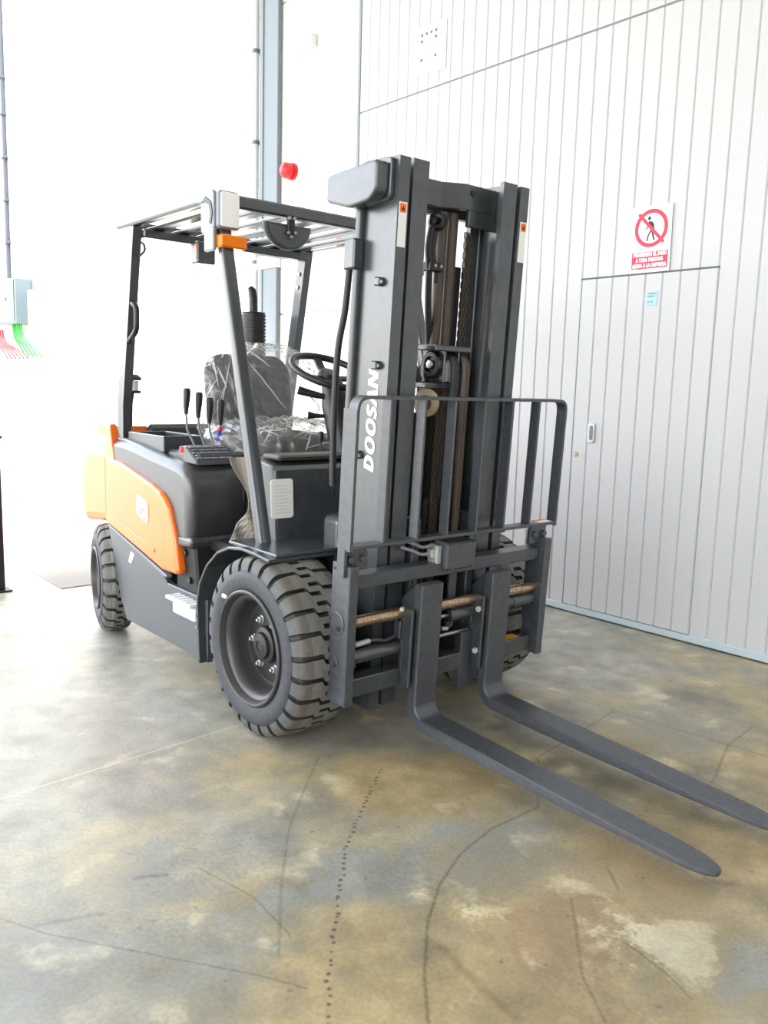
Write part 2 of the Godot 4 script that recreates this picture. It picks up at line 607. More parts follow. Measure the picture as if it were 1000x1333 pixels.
# x, z, radius, kind (0 tan, 1 dark, 2 pale, 3 blue-grey, 4 brown), weight
const FLOOR_SPOTS := [
	[-0.73, 0.83, 0.11, 2, 1.2], [-0.92, 0.96, 0.12, 3, 1.0], [-0.84, 1.06, 0.11, 3, 0.9], [-1.04, 0.99, 0.09, 3, 0.9], [-0.78, 1.0, 0.10, 3, 0.6],
	[-0.75, 1.49, 0.13, 4, 0.9], [-0.56, 1.42, 0.10, 4, 0.9], [-0.84, 1.61, 0.12, 4, 0.8], [-0.66, 1.46, 0.1, 4, 0.5],
	[-0.44, 1.60, 0.12, 2, 1.3], [-0.54, 1.66, 0.12, 2, 1.2], [-0.70, 1.24, 0.14, 2, 1.0], [-0.74, 1.36, 0.12, 2, 1.0], [-0.3, 1.68, 0.15, 2, 0.8],
	[-0.23, 1.49, 0.10, 1, 1.0], [-0.19, 1.57, 0.08, 1, 1.0], [-0.40, 1.82, 0.2, 3, 0.8], [-0.42, 1.09, 0.22, 3, 0.6], [-0.6, 1.12, 0.18, 3, 0.6],
	[-1.41, 1.01, 0.16, 3, 0.8], [-1.32, 0.61, 0.14, 3, 0.8], [-1.63, 0.70, 0.18, 3, 0.7], [-1.72, 0.86, 0.2, 3, 0.9], [-1.5, 0.86, 0.12, 3, 0.6], [-1.17, 0.93, 0.1, 3, 0.6],
	[-0.60, 0.53, 0.22, 0, 0.8], [-0.41, 0.60, 0.25, 0, 0.8], [-0.40, 0.76, 0.25, 0, 0.9], [-1.05, 1.30, 0.3, 0, 0.8], [-1.22, 0.9, 0.2, 0, 0.5], [0.02, 1.25, 0.25, 0, 0.7], [-0.1, 0.7, 0.3, 0, 0.5], [-1.25, 1.2, 0.2, 0, 0.7],
	[-1.06, -0.27, 0.4, 3, 0.3], [-0.85, 0.20, 0.3, 0, 0.5], [0.74, 0.96, 0.25, 3, 0.5], [0.05, 1.08, 0.2, 3, 0.5], [0.08, 1.32, 0.15, 1, 0.7], [0.25, 0.85, 0.3, 0, 0.4], [-0.75, 0.4, 0.3, 1, 0.5], [-0.2, 1.2, 0.2, 0, 0.4],
	[1.2, 0.4, 0.7, 2, 0.25], [-0.2, 1.45, 0.3, 4, 0.35], [1.1, 0.6, 0.6, 0, -0.6], [1.3, -0.2, 0.6, 0, -0.6], [0.9, 0.2, 0.5, 0, -0.3], [-1.2, -0.2, 0.7, 0, -0.5],
]

func make_floor() -> void:
	var fl := Node3D.new()
	fl.name = "floor"
	structure(fl, "stained concrete floor with cracks and a trail of dark drops")
	add_child(fl)
	var near_x0 := -2.0
	var near_z0 := -1.4
	var mpp := 0.0021
	var w := 1857
	var h := 1715
	var near_im := floor_image(near_x0, near_z0, mpp, w, h, true)
	var m := StandardMaterial3D.new()
	m.resource_name = "floor_concrete_near"
	m.albedo_texture = ImageTexture.create_from_image(near_im)
	m.roughness = 0.42
	m.metallic_specular = 0.5
	m.texture_repeat = false
	var far_w := 800
	var far_h := 800
	var far_mpp := 0.03
	var far_im := floor_image(-14.0, -22.0, far_mpp, far_w, far_h, false)
	var m2 := StandardMaterial3D.new()
	m2.resource_name = "floor_concrete_far"
	m2.albedo_texture = ImageTexture.create_from_image(far_im)
	m2.roughness = 0.42
	m2.metallic_specular = 0.5
	m2.texture_repeat = false
	# slabs: [x0, x1, z0, z1, near?]
	var slabs := [[-2.0, 1.9, -1.4, 2.2, true], [-14.0, -2.0, -1.4, 2.0, false], [-14.0, 2.2, -22.0, -1.4, false], [1.9, 2.2, -1.4, 2.0, false]]
	for s in slabs:
		var st := begin()
		var ox: float = near_x0 if s[4] else -14.0
		var oz: float = near_z0 if s[4] else -22.0
		var sx: float = w * mpp if s[4] else far_w * far_mpp
		var sz: float = h * mpp if s[4] else far_h * far_mpp
		var ps := [Vector2(s[0], s[2]), Vector2(s[1], s[2]), Vector2(s[1], s[3]), Vector2(s[0], s[3])]
		for t in [0, 1, 2, 0, 2, 3]:
			st.set_smooth_group(-1)
			st.set_uv(Vector2((ps[t].x - ox) / sx, (ps[t].y - oz) / sz))
			st.add_vertex(Vector3(ps[t].x, 0, ps[t].y))
		obj("slab", st, m if s[4] else m2, fl)
	# ground of the hall behind the viewer and of the yard
	var plain := mat("plain_concrete", Color(0.6, 0.57, 0.51), 0.7)
	one_box("slab", plain, fl, -14.0, 2.2, -0.3, -0.001, 2.0, 12.0, 0.0)
	one_box("slab", plain, fl, -60.0, -14.0, -0.3, -0.001, -60.0, 12.0, 0.0)
	one_box("slab", plain, fl, -14.0, 2.6, -0.3, -0.001, -60.0, -22.0, 0.0)
	one_box("bedding", plain, fl, -14.0, 2.6, -0.3, -0.004, -22.0, 2.0, 0.0)

# ------------------------------------------------------------------ walls
func make_walls() -> void:
	# long white precast wall
	var wl := Node3D.new()
	wl.name = "wall_back"
	wl.transform = wall_pose
	structure(wl, "white precast concrete wall with horizontal panel joints")
	add_child(wl)
	var ys := [0.0, 1.932, 4.47, 7.0, 9.6]
	for k in 4:
		for s in [[-30.0, -26.0], [-26.0, -14.0], [-14.0, -3.9], [-3.9, 8.0]]:
			one_box("concrete_panel", M.precast_white, wl, 0.13, 0.32, ys[k] + 0.004, ys[k + 1] - 0.004, s[0] + 0.004, s[1] - 0.004, 0.006)
	one_box("joint_filler", M.door_back, wl, 0.145, 0.31, 0.0, 9.6, -30.0, 8.0, 0.0)
	# steel column
	var st := begin()
	var c := Node3D.new()
	c.name = "trim_1"
	c.transform = wall_pose
	structure(c, "grey steel column standing against the white wall")
	add_child(c)
	prism(st, rounded(-4.03, -3.74, 0.085, 0.13, 0.012).map(func(p): return Vector2(p.y, p.x)), 1, 0.0, 9.0, 0.0)
	prism(st, [Vector2(0.075, -3.99), Vector2(0.09, -4.0), Vector2(0.09, -3.95), Vector2(0.075, -3.96)], 1, 0.0, 9.0, 0.0)
	obj("column_profile", st, M.column_grey, c)
	one_box("column_band", M.pvc_white, c, 0.07, 0.13, 2.33, 2.44, -4.035, -3.735, 0.004)
	# big sliding door leaf of ribbed sheet
	var d := Node3D.new()
	d.name = "door_1"
	d.transform = wall_pose
	structure(d, "large grey sliding door leaf of vertical ribbed panels")
	add_child(d)
	var pitch := 0.1035
	var z_end := -2.553
	var rows := [[0.05, 3.312, 0], [3.324, 5.4, 1]]
	var pm := []
	for r in 2:
		pm.append(strip(rows[r][1] - rows[r][0], pitch))
	var over := strip(3.312 - 1.976, pitch)
	var under := strip(1.968 - 0.05, pitch)
	var n := 0
	var z := 0.36 - pitch * 28
	var first := z
	while z < 4.0:
		var z0 := z
		var in_wicket := z0 > -0.475 and z0 < 0.35
		for r in 2:
			if r == 0 and in_wicket:
				put("panel", over, M.door_panel, d, Transform3D(Basis(), Vector3(0, 1.976, z0)))
			else:
				put("panel", pm[r], M.door_panel, d, Transform3D(Basis(), Vector3(0, rows[r][0], z0)))
		z += pitch
		n += 1
	one_box("backing_sheet", M.door_back, d, 0.007, 0.05, 0.06, 5.4, first, 4.0, 0.0)
	one_box("edge_profile", M.column_grey, d, -0.004, 0.05, 0.02, 5.4, first - 0.03, first, 0.003)
	one_box("bottom_rail", M.threshold_metal, d, -0.006, 0.05, 0.008, 0.05, first, 4.0, 0.004)
	one_box("seam_strip", M.column_grey, d, 0.0045, 0.02, 3.312, 3.324, first, 4.0, 0.0)
	# wicket door
	var wd := Node3D.new()
	wd.name = "door_2"
	wd.transform = wall_pose
	structure(wd, "narrow wicket door set flush in the grey sliding door")
	add_child(wd)
	for k in 8:
		put("panel", under, M.door_panel, wd, Transform3D(Basis(), Vector3(-0.003, 0.05, 0.36 - pitch * (8 - k))))
	one_box("door_gap", M.column_grey, wd, -0.001, 0.014, 0.05, 1.976, -0.474, -0.468, 0.001)
	one_box("door_gap", M.column_grey, wd, 0.001, 0.014, 0.05, 1.976, 0.3585, 0.362, 0.001)
	one_box("door_gap", M.conduit_grey, wd, -0.004, 0.014, 1.966, 1.976, -0.475, 0.362, 0.001)
	one_box("door_gap", M.conduit_grey, wd, -0.005, 0.014, 0.046, 0.051, -0.475, 0.362, 0.001)
	var hs := begin()
	prism(hs, rounded(-0.362, -0.312, 1.036, 1.152, 0.016), 0, -0.012, -0.002, 0.003)
	var h := obj("handle_plate", hs, M.zinc, wd)
	h.set_meta("label", "bright metal recessed pull handle")
	hs = begin()
	prism(hs, rounded(-0.346, -0.322, 1.052, 1.136, 0.01), 0, -0.0135, -0.0118, 0.0005)
	obj("finger_recess", hs, M.cabinet_grey, h)
	hs = begin()
	lathe(hs, [Vector2(0, 0), Vector2(0.016, 0), Vector2(0.016, 0.004), Vector2(0.01, 0.007), Vector2(0, 0.007)], along(Vector3(-0.003, 0.962, -0.437), Vector3(-1, 0, 0)), 18)
	obj("lock_cylinder", hs, M.pulley_nylon, wd)
	# roof over the near bay, and the closed end behind the viewer
	var roof := one_box("ceiling", M.roof_sheet, self, -12.0, 2.4, 6.2, 6.45, -5.8, 12.0, 0.0)
	structure(roof, "pale roof over the bay")
	var wf := one_box("wall_front", M.hall_wall, self, -12.0, 2.4, 0.0, 6.2, 11.0, 11.25, 0.0)
	structure(wf, "plain grey end wall behind the viewer")

# a ribbed sheet strip of the door, with raised folded lips; origin at its lower edge
func strip(height: float, pitch: float) -> ArrayMesh:
	var st := begin()
	prism(st, [Vector2(0.0, 0.0045), Vector2(0.004, 0.0), Vector2(pitch - 0.008, 0.0), Vector2(pitch - 0.0012, 0.005), Vector2(pitch - 0.0012, 0.0075), Vector2(0.0, 0.0075)].map(func(p): return Vector2(p.y, p.x)), 1, 0.0, height, 0.0)
	return mesh_of(st)

# ------------------------------------------------------------------ forklift
func tyre(R: float, width: float, r0: float, lugs: int, depth: float) -> ArrayMesh:
	# local x from 0 (outer side) to width; wheel axis along x at the origin
	var prof := []                       # x, r, groove weight
	var s := R / 0.345
	var half := [[0.022, r0 - 0.006, 0.0], [0.006, r0 + 0.004, 0.0], [0.0, r0 + 0.02, 0.0], [-0.003, r0 + (R - r0) * 0.36, 0.0], [0.0, r0 + (R - r0) * 0.54, 0.0], [0.004, r0 + (R - r0) * 0.565, 0.0], [0.004, r0 + (R - r0) * 0.6, 0.35], [0.008, r0 + (R - r0) * 0.75, 0.8], [0.015, R - 0.019 * s, 1.0], [0.024, R - 0.009 * s, 1.0], [0.036, R - 0.0045 * s, 1.0], [0.060, R - 0.0015 * s, 1.0]]
	for p in half:
		prof.append(p)
	for f in [0.30, 0.36, 0.372, 0.385, 0.398, 0.41, 0.438, 0.443, 0.5, 0.557, 0.562, 0.59, 0.602, 0.615, 0.628, 0.64, 0.70]:
		prof.append([width * f, R, 1.0])
	for i in range(half.size() - 1, -1, -1):
		prof.append([width - half[i][0], half[i][1], half[i][2]])
	var period := TAU * R / lugs
	var offs := []                       # arc offset, groove (0 outer, 1 inner, -1 none), at the bottom?
	var g := 0.0062
	for side in 2:
		var c := 0.5 * period * side
		offs.append([c - g - 0.0025, -1])
		offs.append([c - g, side])
		offs.append([c + g, side])
		offs.append([c + g + 0.0025, -1])
		offs.append([c + 0.25 * period, -1])
	var rows := []
	var deep := []
	for p in prof:
		var ring := PackedVector3Array()
		var dr := PackedFloat32Array()
		var f: float = p[0] / width
		var shift := 0.021 * s * (smoothstep(0.36, 0.41, f) + smoothstep(0.59, 0.64, f))
		for l in lugs:
			for o in offs:
				var cut := 0.0
				if o[1] == 0 and f < 0.56:
					cut = 1.0
				if o[1] == 1 and f > 0.44:
					cut = 1.0
				cut *= p[2]
				var widen := 1.0 + 0.5 * clampf(1.0 - minf(f, 1.0 - f) / 0.2, 0.0, 1.0)
				var side_c := 0.0 if o[0] < period * 0.2 else 0.5 * period
				var off: float = side_c + (o[0] - side_c) * (widen if absf(o[0] - side_c) < 0.02 else 1.0)
				var t := TAU * (l * period + off + shift) / (TAU * R)
				var r: float = p[1] - cut * depth
				var x: float = p[0] + cut * depth * (0.5 if f < 0.06 else (-0.5 if f > 0.94 else 0.0))
				ring.append(Vector3(x, cos(t) * r, sin(t) * r))
				dr.append(cut)
		rows.append(ring)
		deep.append(dr)
	var st := begin()
	var n: int = rows[0].size()
	var dust := Color(0.19, 0.196, 0.184)
	var dusty := Color(0.135, 0.125, 0.115)
	var dark := Color(0.053, 0.058, 0.07)
	var groove := Color(0.035, 0.034, 0.033)
	for k in rows.size() - 1:
		var lo := minf(prof[k][0], prof[k + 1][0]) / width
		var side_f := minf(lo, 1.0 - maxf(prof[k][0], prof[k + 1][0]) / width)
		for i in n:
			var j := (i + 1) % n
			var a: float = deep[k][i]
			var b: float = deep[k][j]
			var c: float = deep[k + 1][j]
			var d: float = deep[k + 1][i]
			var hi := maxf(maxf(a, b), maxf(c, d))
			var low := minf(minf(a, b), minf(c, d))
			var col := dark
			if prof[k][2] >= 0.3:
				col = dust
				if side_f < 0.05:
					col = dark.lerp(dust, 0.35)
				elif side_f < 0.14:
					col = dusty
			if hi > 0.25 and prof[k][2] > 0.0:
				col = groove
			st.set_color(col)
			quad(st, rows[k][i], rows[k][j], rows[k + 1][j], rows[k + 1][i], -1 if hi - low > 0.3 else (1 if hi < 0.25 else 2))
	return mesh_of(st)

func wheel(called: String, tyre_mesh: ArrayMesh, pose: Transform3D, R: float, width: float, r0: float, dish: float, nuts: int) -> void:
	var t := put(called, tyre_mesh, M.rubber, F, pose)
	var ax := Transform3D(Basis(Vector3(0, 0, 1), -PI / 2), Vector3.ZERO)   # local y of the lathe towards +x
	var st := begin()
	lathe(st, [Vector2(r0 - 0.008, 0.024), Vector2(r0 + 0.006, 0.004), Vector2(r0 + 0.005, -0.004), Vector2(r0 - 0.001, -0.008), Vector2(r0 - 0.008, -0.006), Vector2(r0 - 0.014, 0.006), Vector2(r0 - 0.018, 0.018), Vector2(r0 - 0.028, 0.022), Vector2(r0 - 0.034, 0.030), Vector2(r0 - 0.040, 0.040), Vector2(r0 - 0.044, 0.06), Vector2(r0 - 0.046, dish - 0.01), Vector2(r0 - 0.052, dish), Vector2(0.05, dish), Vector2(0.05, dish + 0.02), Vector2(r0 - 0.03, dish + 0.02), Vector2(r0 - 0.02, width * 0.9)], ax, 56, 0.7)
	obj("rim", st, M.wheel_paint, t)
	st = begin()
	lathe(st, [Vector2(r0 * 0.68, dish - 0.001), Vector2(r0 * 0.68, dish - 0.009), Vector2(r0 * 0.34, dish - 0.012), Vector2(r0 * 0.32, dish - 0.034), Vector2(r0 * 0.24, dish - 0.038), Vector2(r0 * 0.22, dish - 0.05), Vector2(r0 * 0.1, dish - 0.054), Vector2(r0 * 0.09, dish - 0.05), Vector2(0, dish - 0.05)], ax, 40, 0.4)
	obj("hub", st, M.hub_black, t)
	for k in nuts:
		var a := PI / 2 + TAU * k / nuts
		var p := Vector3(dish - 0.009, cos(a) * r0 * 0.46, sin(a) * r0 * 0.46)
		st = begin()
		lathe(st, [Vector2(0.0, 0.0), Vector2(0.017, 0.0), Vector2(0.017, 0.004), Vector2(0.0135, 0.005), Vector2(0.0125, 0.016), Vector2(0.007, 0.017), Vector2(0.0065, 0.026), Vector2(0, 0.026)], along(p, Vector3(-1, 0, 0)), 6, 0.3)
		obj("lug_nut", st, M.zinc, t)

func make_forklift() -> void:
	F = thing("forklift", "orange and charcoal forklift truck with raised guard, mast and two long forks", "forklift")
	make_wheels()
	make_chassis()
	make_cab()
	make_guard()
	make_mast()
	make_carriage()

func make_wheels() -> void:
	var ft := tyre(0.345, 0.275, 0.215, 26, 0.017)
	wheel("front_wheel", ft, Transform3D(Basis(), Vector3(-0.659, 0.343, 0)), 0.345, 0.275, 0.215, 0.102, 6)
	wheel("front_wheel", ft, Transform3D(Basis(Vector3.UP, PI), Vector3(0.659, 0.343, 0)), 0.345, 0.275, 0.215, 0.102, 6)
	var rt := tyre(0.285, 0.165, 0.16, 22, 0.014)
	wheel("rear_wheel", rt, Transform3D(Basis(Vector3.UP, -0.24), Vector3(-0.595, 0.284, -1.66)), 0.285, 0.165, 0.16, 0.07, 6)
	wheel("rear_wheel", rt, Transform3D(Basis(Vector3.UP, PI - 0.24), Vector3(0.595, 0.284, -1.66)), 0.285, 0.165, 0.16, 0.07, 6)
	var st := begin()
	prism(st, rounded(-0.19, -0.155, 0.50, 0.515, 0.006), 0, -0.664, -0.658, 0.001)
	var mk := obj("paint_mark", st, M.white_label, F)
	mk.set_meta("label", "small white mark on the front tyre wall")
	st = begin()
	rod(st, Vector3(-0.55, 0.343, 0), Vector3(0.55, 0.343, 0), 0.09, 20)
	obj("front_axle", st, M.dark_void, F)
	st = begin()
	rod(st, Vector3(-0.52, 0.284, -1.645), Vector3(0.52, 0.284, -1.645), 0.06, 16)
	obj("rear_axle", st, M.dark_void, F)

func make_chassis() -> void:
	var st := begin()
	box(st, -0.36, 0.36, 0.2, 0.66, -1.35, 0.0, 0.01)
	box(st, -0.40, 0.40, 0.22, 0.60, -0.75, -0.42, 0.01)
	obj("frame", st, M.dark_void, F)
	for s in [-1.0, 1.0]:
		# lower side skirt
		st = begin()
		prism(st, [Vector2(-0.43, 0.155), Vector2(-0.43, 0.425), Vector2(-0.80, 0.425), Vector2(-0.835, 0.452), Vector2(-1.47, 0.592), Vector2(-1.385, 0.40), Vector2(-1.335, 0.26), Vector2(-1.26, 0.148)], 0, s * 0.60, s * 0.57, 0.004)
		var sk := obj("side_skirt", st, M.skirt_paint, F)
		if s < 0:
			st = begin()
			prism(st, [Vector2(-1.19, 0.505), Vector2(-1.22, 0.45), Vector2(-1.19, 0.444), Vector2(-1.15, 0.495)], 0, -0.602, -0.6, 0.0)
			obj("white_sticker", st, M.white_label, sk)
		st = begin()
		prism(st, [Vector2(-0.80, 0.462), Vector2(-1.47, 0.604), Vector2(-1.47, 0.592), Vector2(-0.80, 0.45)], 0, s * 0.604, s * 0.575, 0.002)
		obj("skirt_edge", st, M.lamp_shell, sk)
		# orange side cover
		st = begin()
		var op := [Vector2(-1.46, 0.945), Vector2(-1.269, 0.928), Vector2(-1.093, 0.893), Vector2(-0.928, 0.86), Vector2(-0.84, 0.835), Vector2(-0.79, 0.808), Vector2(-0.755, 0.775), Vector2(-0.728, 0.715), Vector2(-0.70, 0.656), Vector2(-0.665, 0.51), Vector2(-0.672, 0.492), Vector2(-0.705, 0.484), Vector2(-0.827, 0.483), Vector2(-1.107, 0.54), Vector2(-1.47, 0.61)]
		prism(st, op, 0, s * 0.615, s * 0.565, 0.016, -1, 3)
		var oc := obj("side_cover", st, M.orange_paint, F)
		st = begin()
		prism(st, [Vector2(-1.38, 0.86), Vector2(-1.09, 0.815), Vector2(-0.90, 0.775), Vector2(-0.845, 0.745), Vector2(-0.805, 0.69), Vector2(-0.79, 0.60), Vector2(-0.81, 0.565), Vector2(-1.10, 0.61), Vector2(-1.38, 0.67)], 0, s * 0.6155, s * 0.61, 0.003)
		obj("raised_field", st, M.orange_paint, oc)
		st = begin()
		prism(st, [Vector2(-1.40, 0.648), Vector2(-0.90, 0.548), Vector2(-0.885, 0.56), Vector2(-0.90, 0.572), Vector2(-1.40, 0.662)], 0, s * 0.6195, s * 0.613, 0.003)
		obj("crease_rib", st, M.orange_paint, oc)
	# capacity badge on the side cover
	st = begin()
	prism(st, rounded(-1.075, -0.955, 0.685, 0.785, 0.02).map(func(p): return Vector2(p.x, p.y + (-1.0 - p.x) * 0.22)), 0, -0.6195, -0.614, 0.001)
	var bd := obj("model_badge", st, M.white_label, F)
	bd.set_meta("label", "white badge with faint dark print")
	for r in [[-1.06, -1.045, 0.77, 0.778], [-1.035, -0.985, 0.725, 0.737], [-1.055, -1.015, 0.703, 0.715], [-1.005, -0.972, 0.69, 0.702], [-0.985, -0.97, 0.745, 0.752]]:
		st = begin()
		prism(st, [Vector2(r[0], r[2] + (-1.0 - r[0]) * 0.22), Vector2(r[1], r[2] + (-1.0 - r[1]) * 0.22), Vector2(r[1], r[3] + (-1.0 - r[1]) * 0.22), Vector2(r[0], r[3] + (-1.0 - r[0]) * 0.22)], 0, -0.6205, -0.619, 0.0)
		obj("badge_print", st, M.print_grey, bd)
	# counterweight
	st = begin()
	var cwp := [Vector2(-1.475, 0.60), Vector2(-1.475, 0.95), Vector2(-1.52, 0.985), Vector2(-1.70, 0.99), Vector2(-1.80, 0.96), Vector2(-1.855, 0.88), Vector2(-1.88, 0.64), Vector2(-1.82, 0.565), Vector2(-1.70, 0.58)]
	prism(st, cwp, 0, -0.59, 0.59, 0.05, -1, 3)
	var cw := obj("counterweight", st, M.orange_paint, F)
	st = begin()
	box(st, -0.36, 0.36, 0.3, 0.6, -1.95, -1.84, 0.02)
	obj("counterweight_toe", st, M.orange_paint, cw)
	st = begin()
	prism(st, [Vector2(-1.50, 0.93), Vector2(-1.375, 0.93), Vector2(-1.40, 1.0), Vector2(-1.423, 1.105), Vector2(-1.455, 1.03)], 0, -0.60, -0.565, 0.008, -1, 2)
	obj("counterweight_horn", st, M.orange_paint, cw)
	# cowls right and left of the seat deck
	for s in [-1.0, 1.0]:
		st = begin()
		# rounded upper shoulder: rings of the side profile, pulled in as they rise
		var prof := [Vector2(-1.46, 0.62), Vector2(-1.46, 1.035), Vector2(-1.30, 1.04), Vector2(-1.15, 1.027), Vector2(-0.97, 1.003), Vector2(-0.80, 0.985), Vector2(-0.70, 0.972), Vector2(-0.645, 0.957), Vector2(-0.612, 0.92), Vector2(-0.60, 0.86), Vector2(-0.592, 0.62)]
		prism(st, prof, 0, s * 0.595, s * 0.30, 0.042, 1, 5)
		var cl := obj("cowl", st, M.black_plastic, F)
		# lower lip and panel of the cowl front
		st = begin()
		prism(st, [Vector2(-0.76, 0.60), Vector2(-0.76, 0.66), Vector2(-0.575, 0.662), Vector2(-0.565, 0.645), Vector2(-0.575, 0.622)], 0, s * 0.60, s * 0.28, 0.015, -1, 3)
		obj("cowl_lip", st, M.black_plastic, cl)
		st = begin()
		prism(st, [Vector2(-0.76, 0.40), Vector2(-0.76, 0.62), Vector2(-0.58, 0.62), Vector2(-0.55, 0.40)], 0, s * 0.575, s * 0.3, 0.01)
		obj("lower_panel", st, M.dark_void, cl)
		st = begin()
		lathe(st, [Vector2(0, 0), Vector2(0.016, 0), Vector2(0.014, 0.012), Vector2(0, 0.014)], along(Vector3(s * 0.575, 0.585, -0.66), Vector3(s, 0, 0)), 14)
		obj("cowl_fastener", st, M.hub_black, cl)
		st = begin()
		lathe(st, [Vector2(0, 0), Vector2(0.016, 0), Vector2(0.014, 0.012), Vector2(0, 0.014)], along(Vector3(s * 0.575, 0.47, -0.62), Vector3(s, 0, 0)), 14)
		obj("cowl_fastener", st, M.hub_black, cl)
		if s < 0:
			# storage tray with a raised rim
			st = begin()
			box(st, -0.53, -0.36, 1.0, 1.036, -1.30, -0.95, 0.002)
			obj("storage_tray", st, M.dark_void, cl)
			st = begin()
			for b in [[-0.545, -0.533, -1.32, -0.93], [-0.357, -0.345, -1.32, -0.93], [-0.545, -0.345, -1.33, -1.318], [-0.545, -0.345, -0.942, -0.93]]:
				box(st, b[0], b[1], 1.0, 1.074, b[2], b[3], 0.004)
			obj("tray_rim", st, M.black_plastic, cl)
			st = begin()
			box(st, -0.53, -0.30, 0.965, 1.018, -0.93, -0.64, 0.012)
			obj("lever_console", st, M.black_plastic, cl)
	# ribbed rubber pad before the levers
	st = begin()
	prism(st, [Vector2(-0.625, 0.97), Vector2(-0.625, 0.99), Vector2(-0.72, 1.045), Vector2(-0.75, 1.045), Vector2(-0.75, 0.97)], 0, -0.545, -0.355, 0.006)
	var pad := obj("lever_boot", st, M.skirt_paint, F)
	for r in 5:
		for q in 5:
			var b := begin()
			var bx := -0.536 + q * 0.036 + 0.004 * (r % 2)
			box(b, bx, bx + 0.029, 0.995 + r * 0.0105, 1.001 + r * 0.0105, -0.65 - r * 0.0185, -0.627 - r * 0.0185, 0.002)
			obj("boot_rib", b, M.print_grey, pad)
	st = begin()
	lathe(st, [Vector2(0, 0), Vector2(0.014, 0), Vector2(0.015, 0.018), Vector2(0.011, 0.026), Vector2(0, 0.028)], along(Vector3(-0.54, 1.015, -0.76), Vector3(0, 1, 0.1)), 16)
	obj("red_button", st, M.button_red, F).set_meta("label", "small red push button")
	# step with white wrap
	st = begin()
	box(st, -0.66, -0.50, 0.385, 0.402, -0.70, -0.47, 0.005)
	box(st, -0.64, -0.50, 0.325, 0.388, -0.67, -0.47, 0.008)
	var sp := obj("step", st, M.white_wrap, F)
	sp.set_meta("label", "step still covered in white wrapping")
	st = begin()
	for k in 5:
		box(st, -0.655, -0.515, 0.401, 0.405, -0.685 + k * 0.04, -0.668 + k * 0.04, 0.001)
	obj("tread_rib", st, M.white_wrap, sp)
	# mudguards
	for s in [-1.0, 1.0]:
		st = begin()
		var arc := [Vector2(-0.443, 0.159), Vector2(-0.455, 0.309), Vector2(-0.458, 0.425), Vector2(-0.436, 0.505), Vector2(-0.373, 0.593), Vector2(-0.284, 0.662), Vector2(-0.196, 0.695), Vector2(-0.101, 0.707), Vector2(0.0, 0.704), Vector2(0.10, 0.694)]
		var outer := []
		var innr := []
		for i in arc.size():
			var d: Vector2 = (arc[mini(i + 1, arc.size() - 1)] - arc[maxi(i - 1, 0)]).normalized()
			innr.append(arc[i] + Vector2(d.y, -d.x) * 0.012)
			outer.append(arc[i])
		innr.reverse()
		prism(st, outer + innr, 0, s * 0.635, s * 0.33, 0.003)
		var fe := obj("mudguard", st, M.charcoal_paint, F)
		st = begin()
		box(st, s * 0.60, s * 0.24, 0.694, 0.708, -0.25, 0.095, 0.004)
		obj("mudguard_plate", st, M.charcoal_paint, fe)
		if s < 0:
			for q in [Vector2(-0.452, 0.36), Vector2(-0.450, 0.31)]:
				bolt("bolt", M.steel, fe, Vector3(-0.635, q.y, q.x - 0.004), Vector3(-1, 0, 0), 0.006, 0.004)

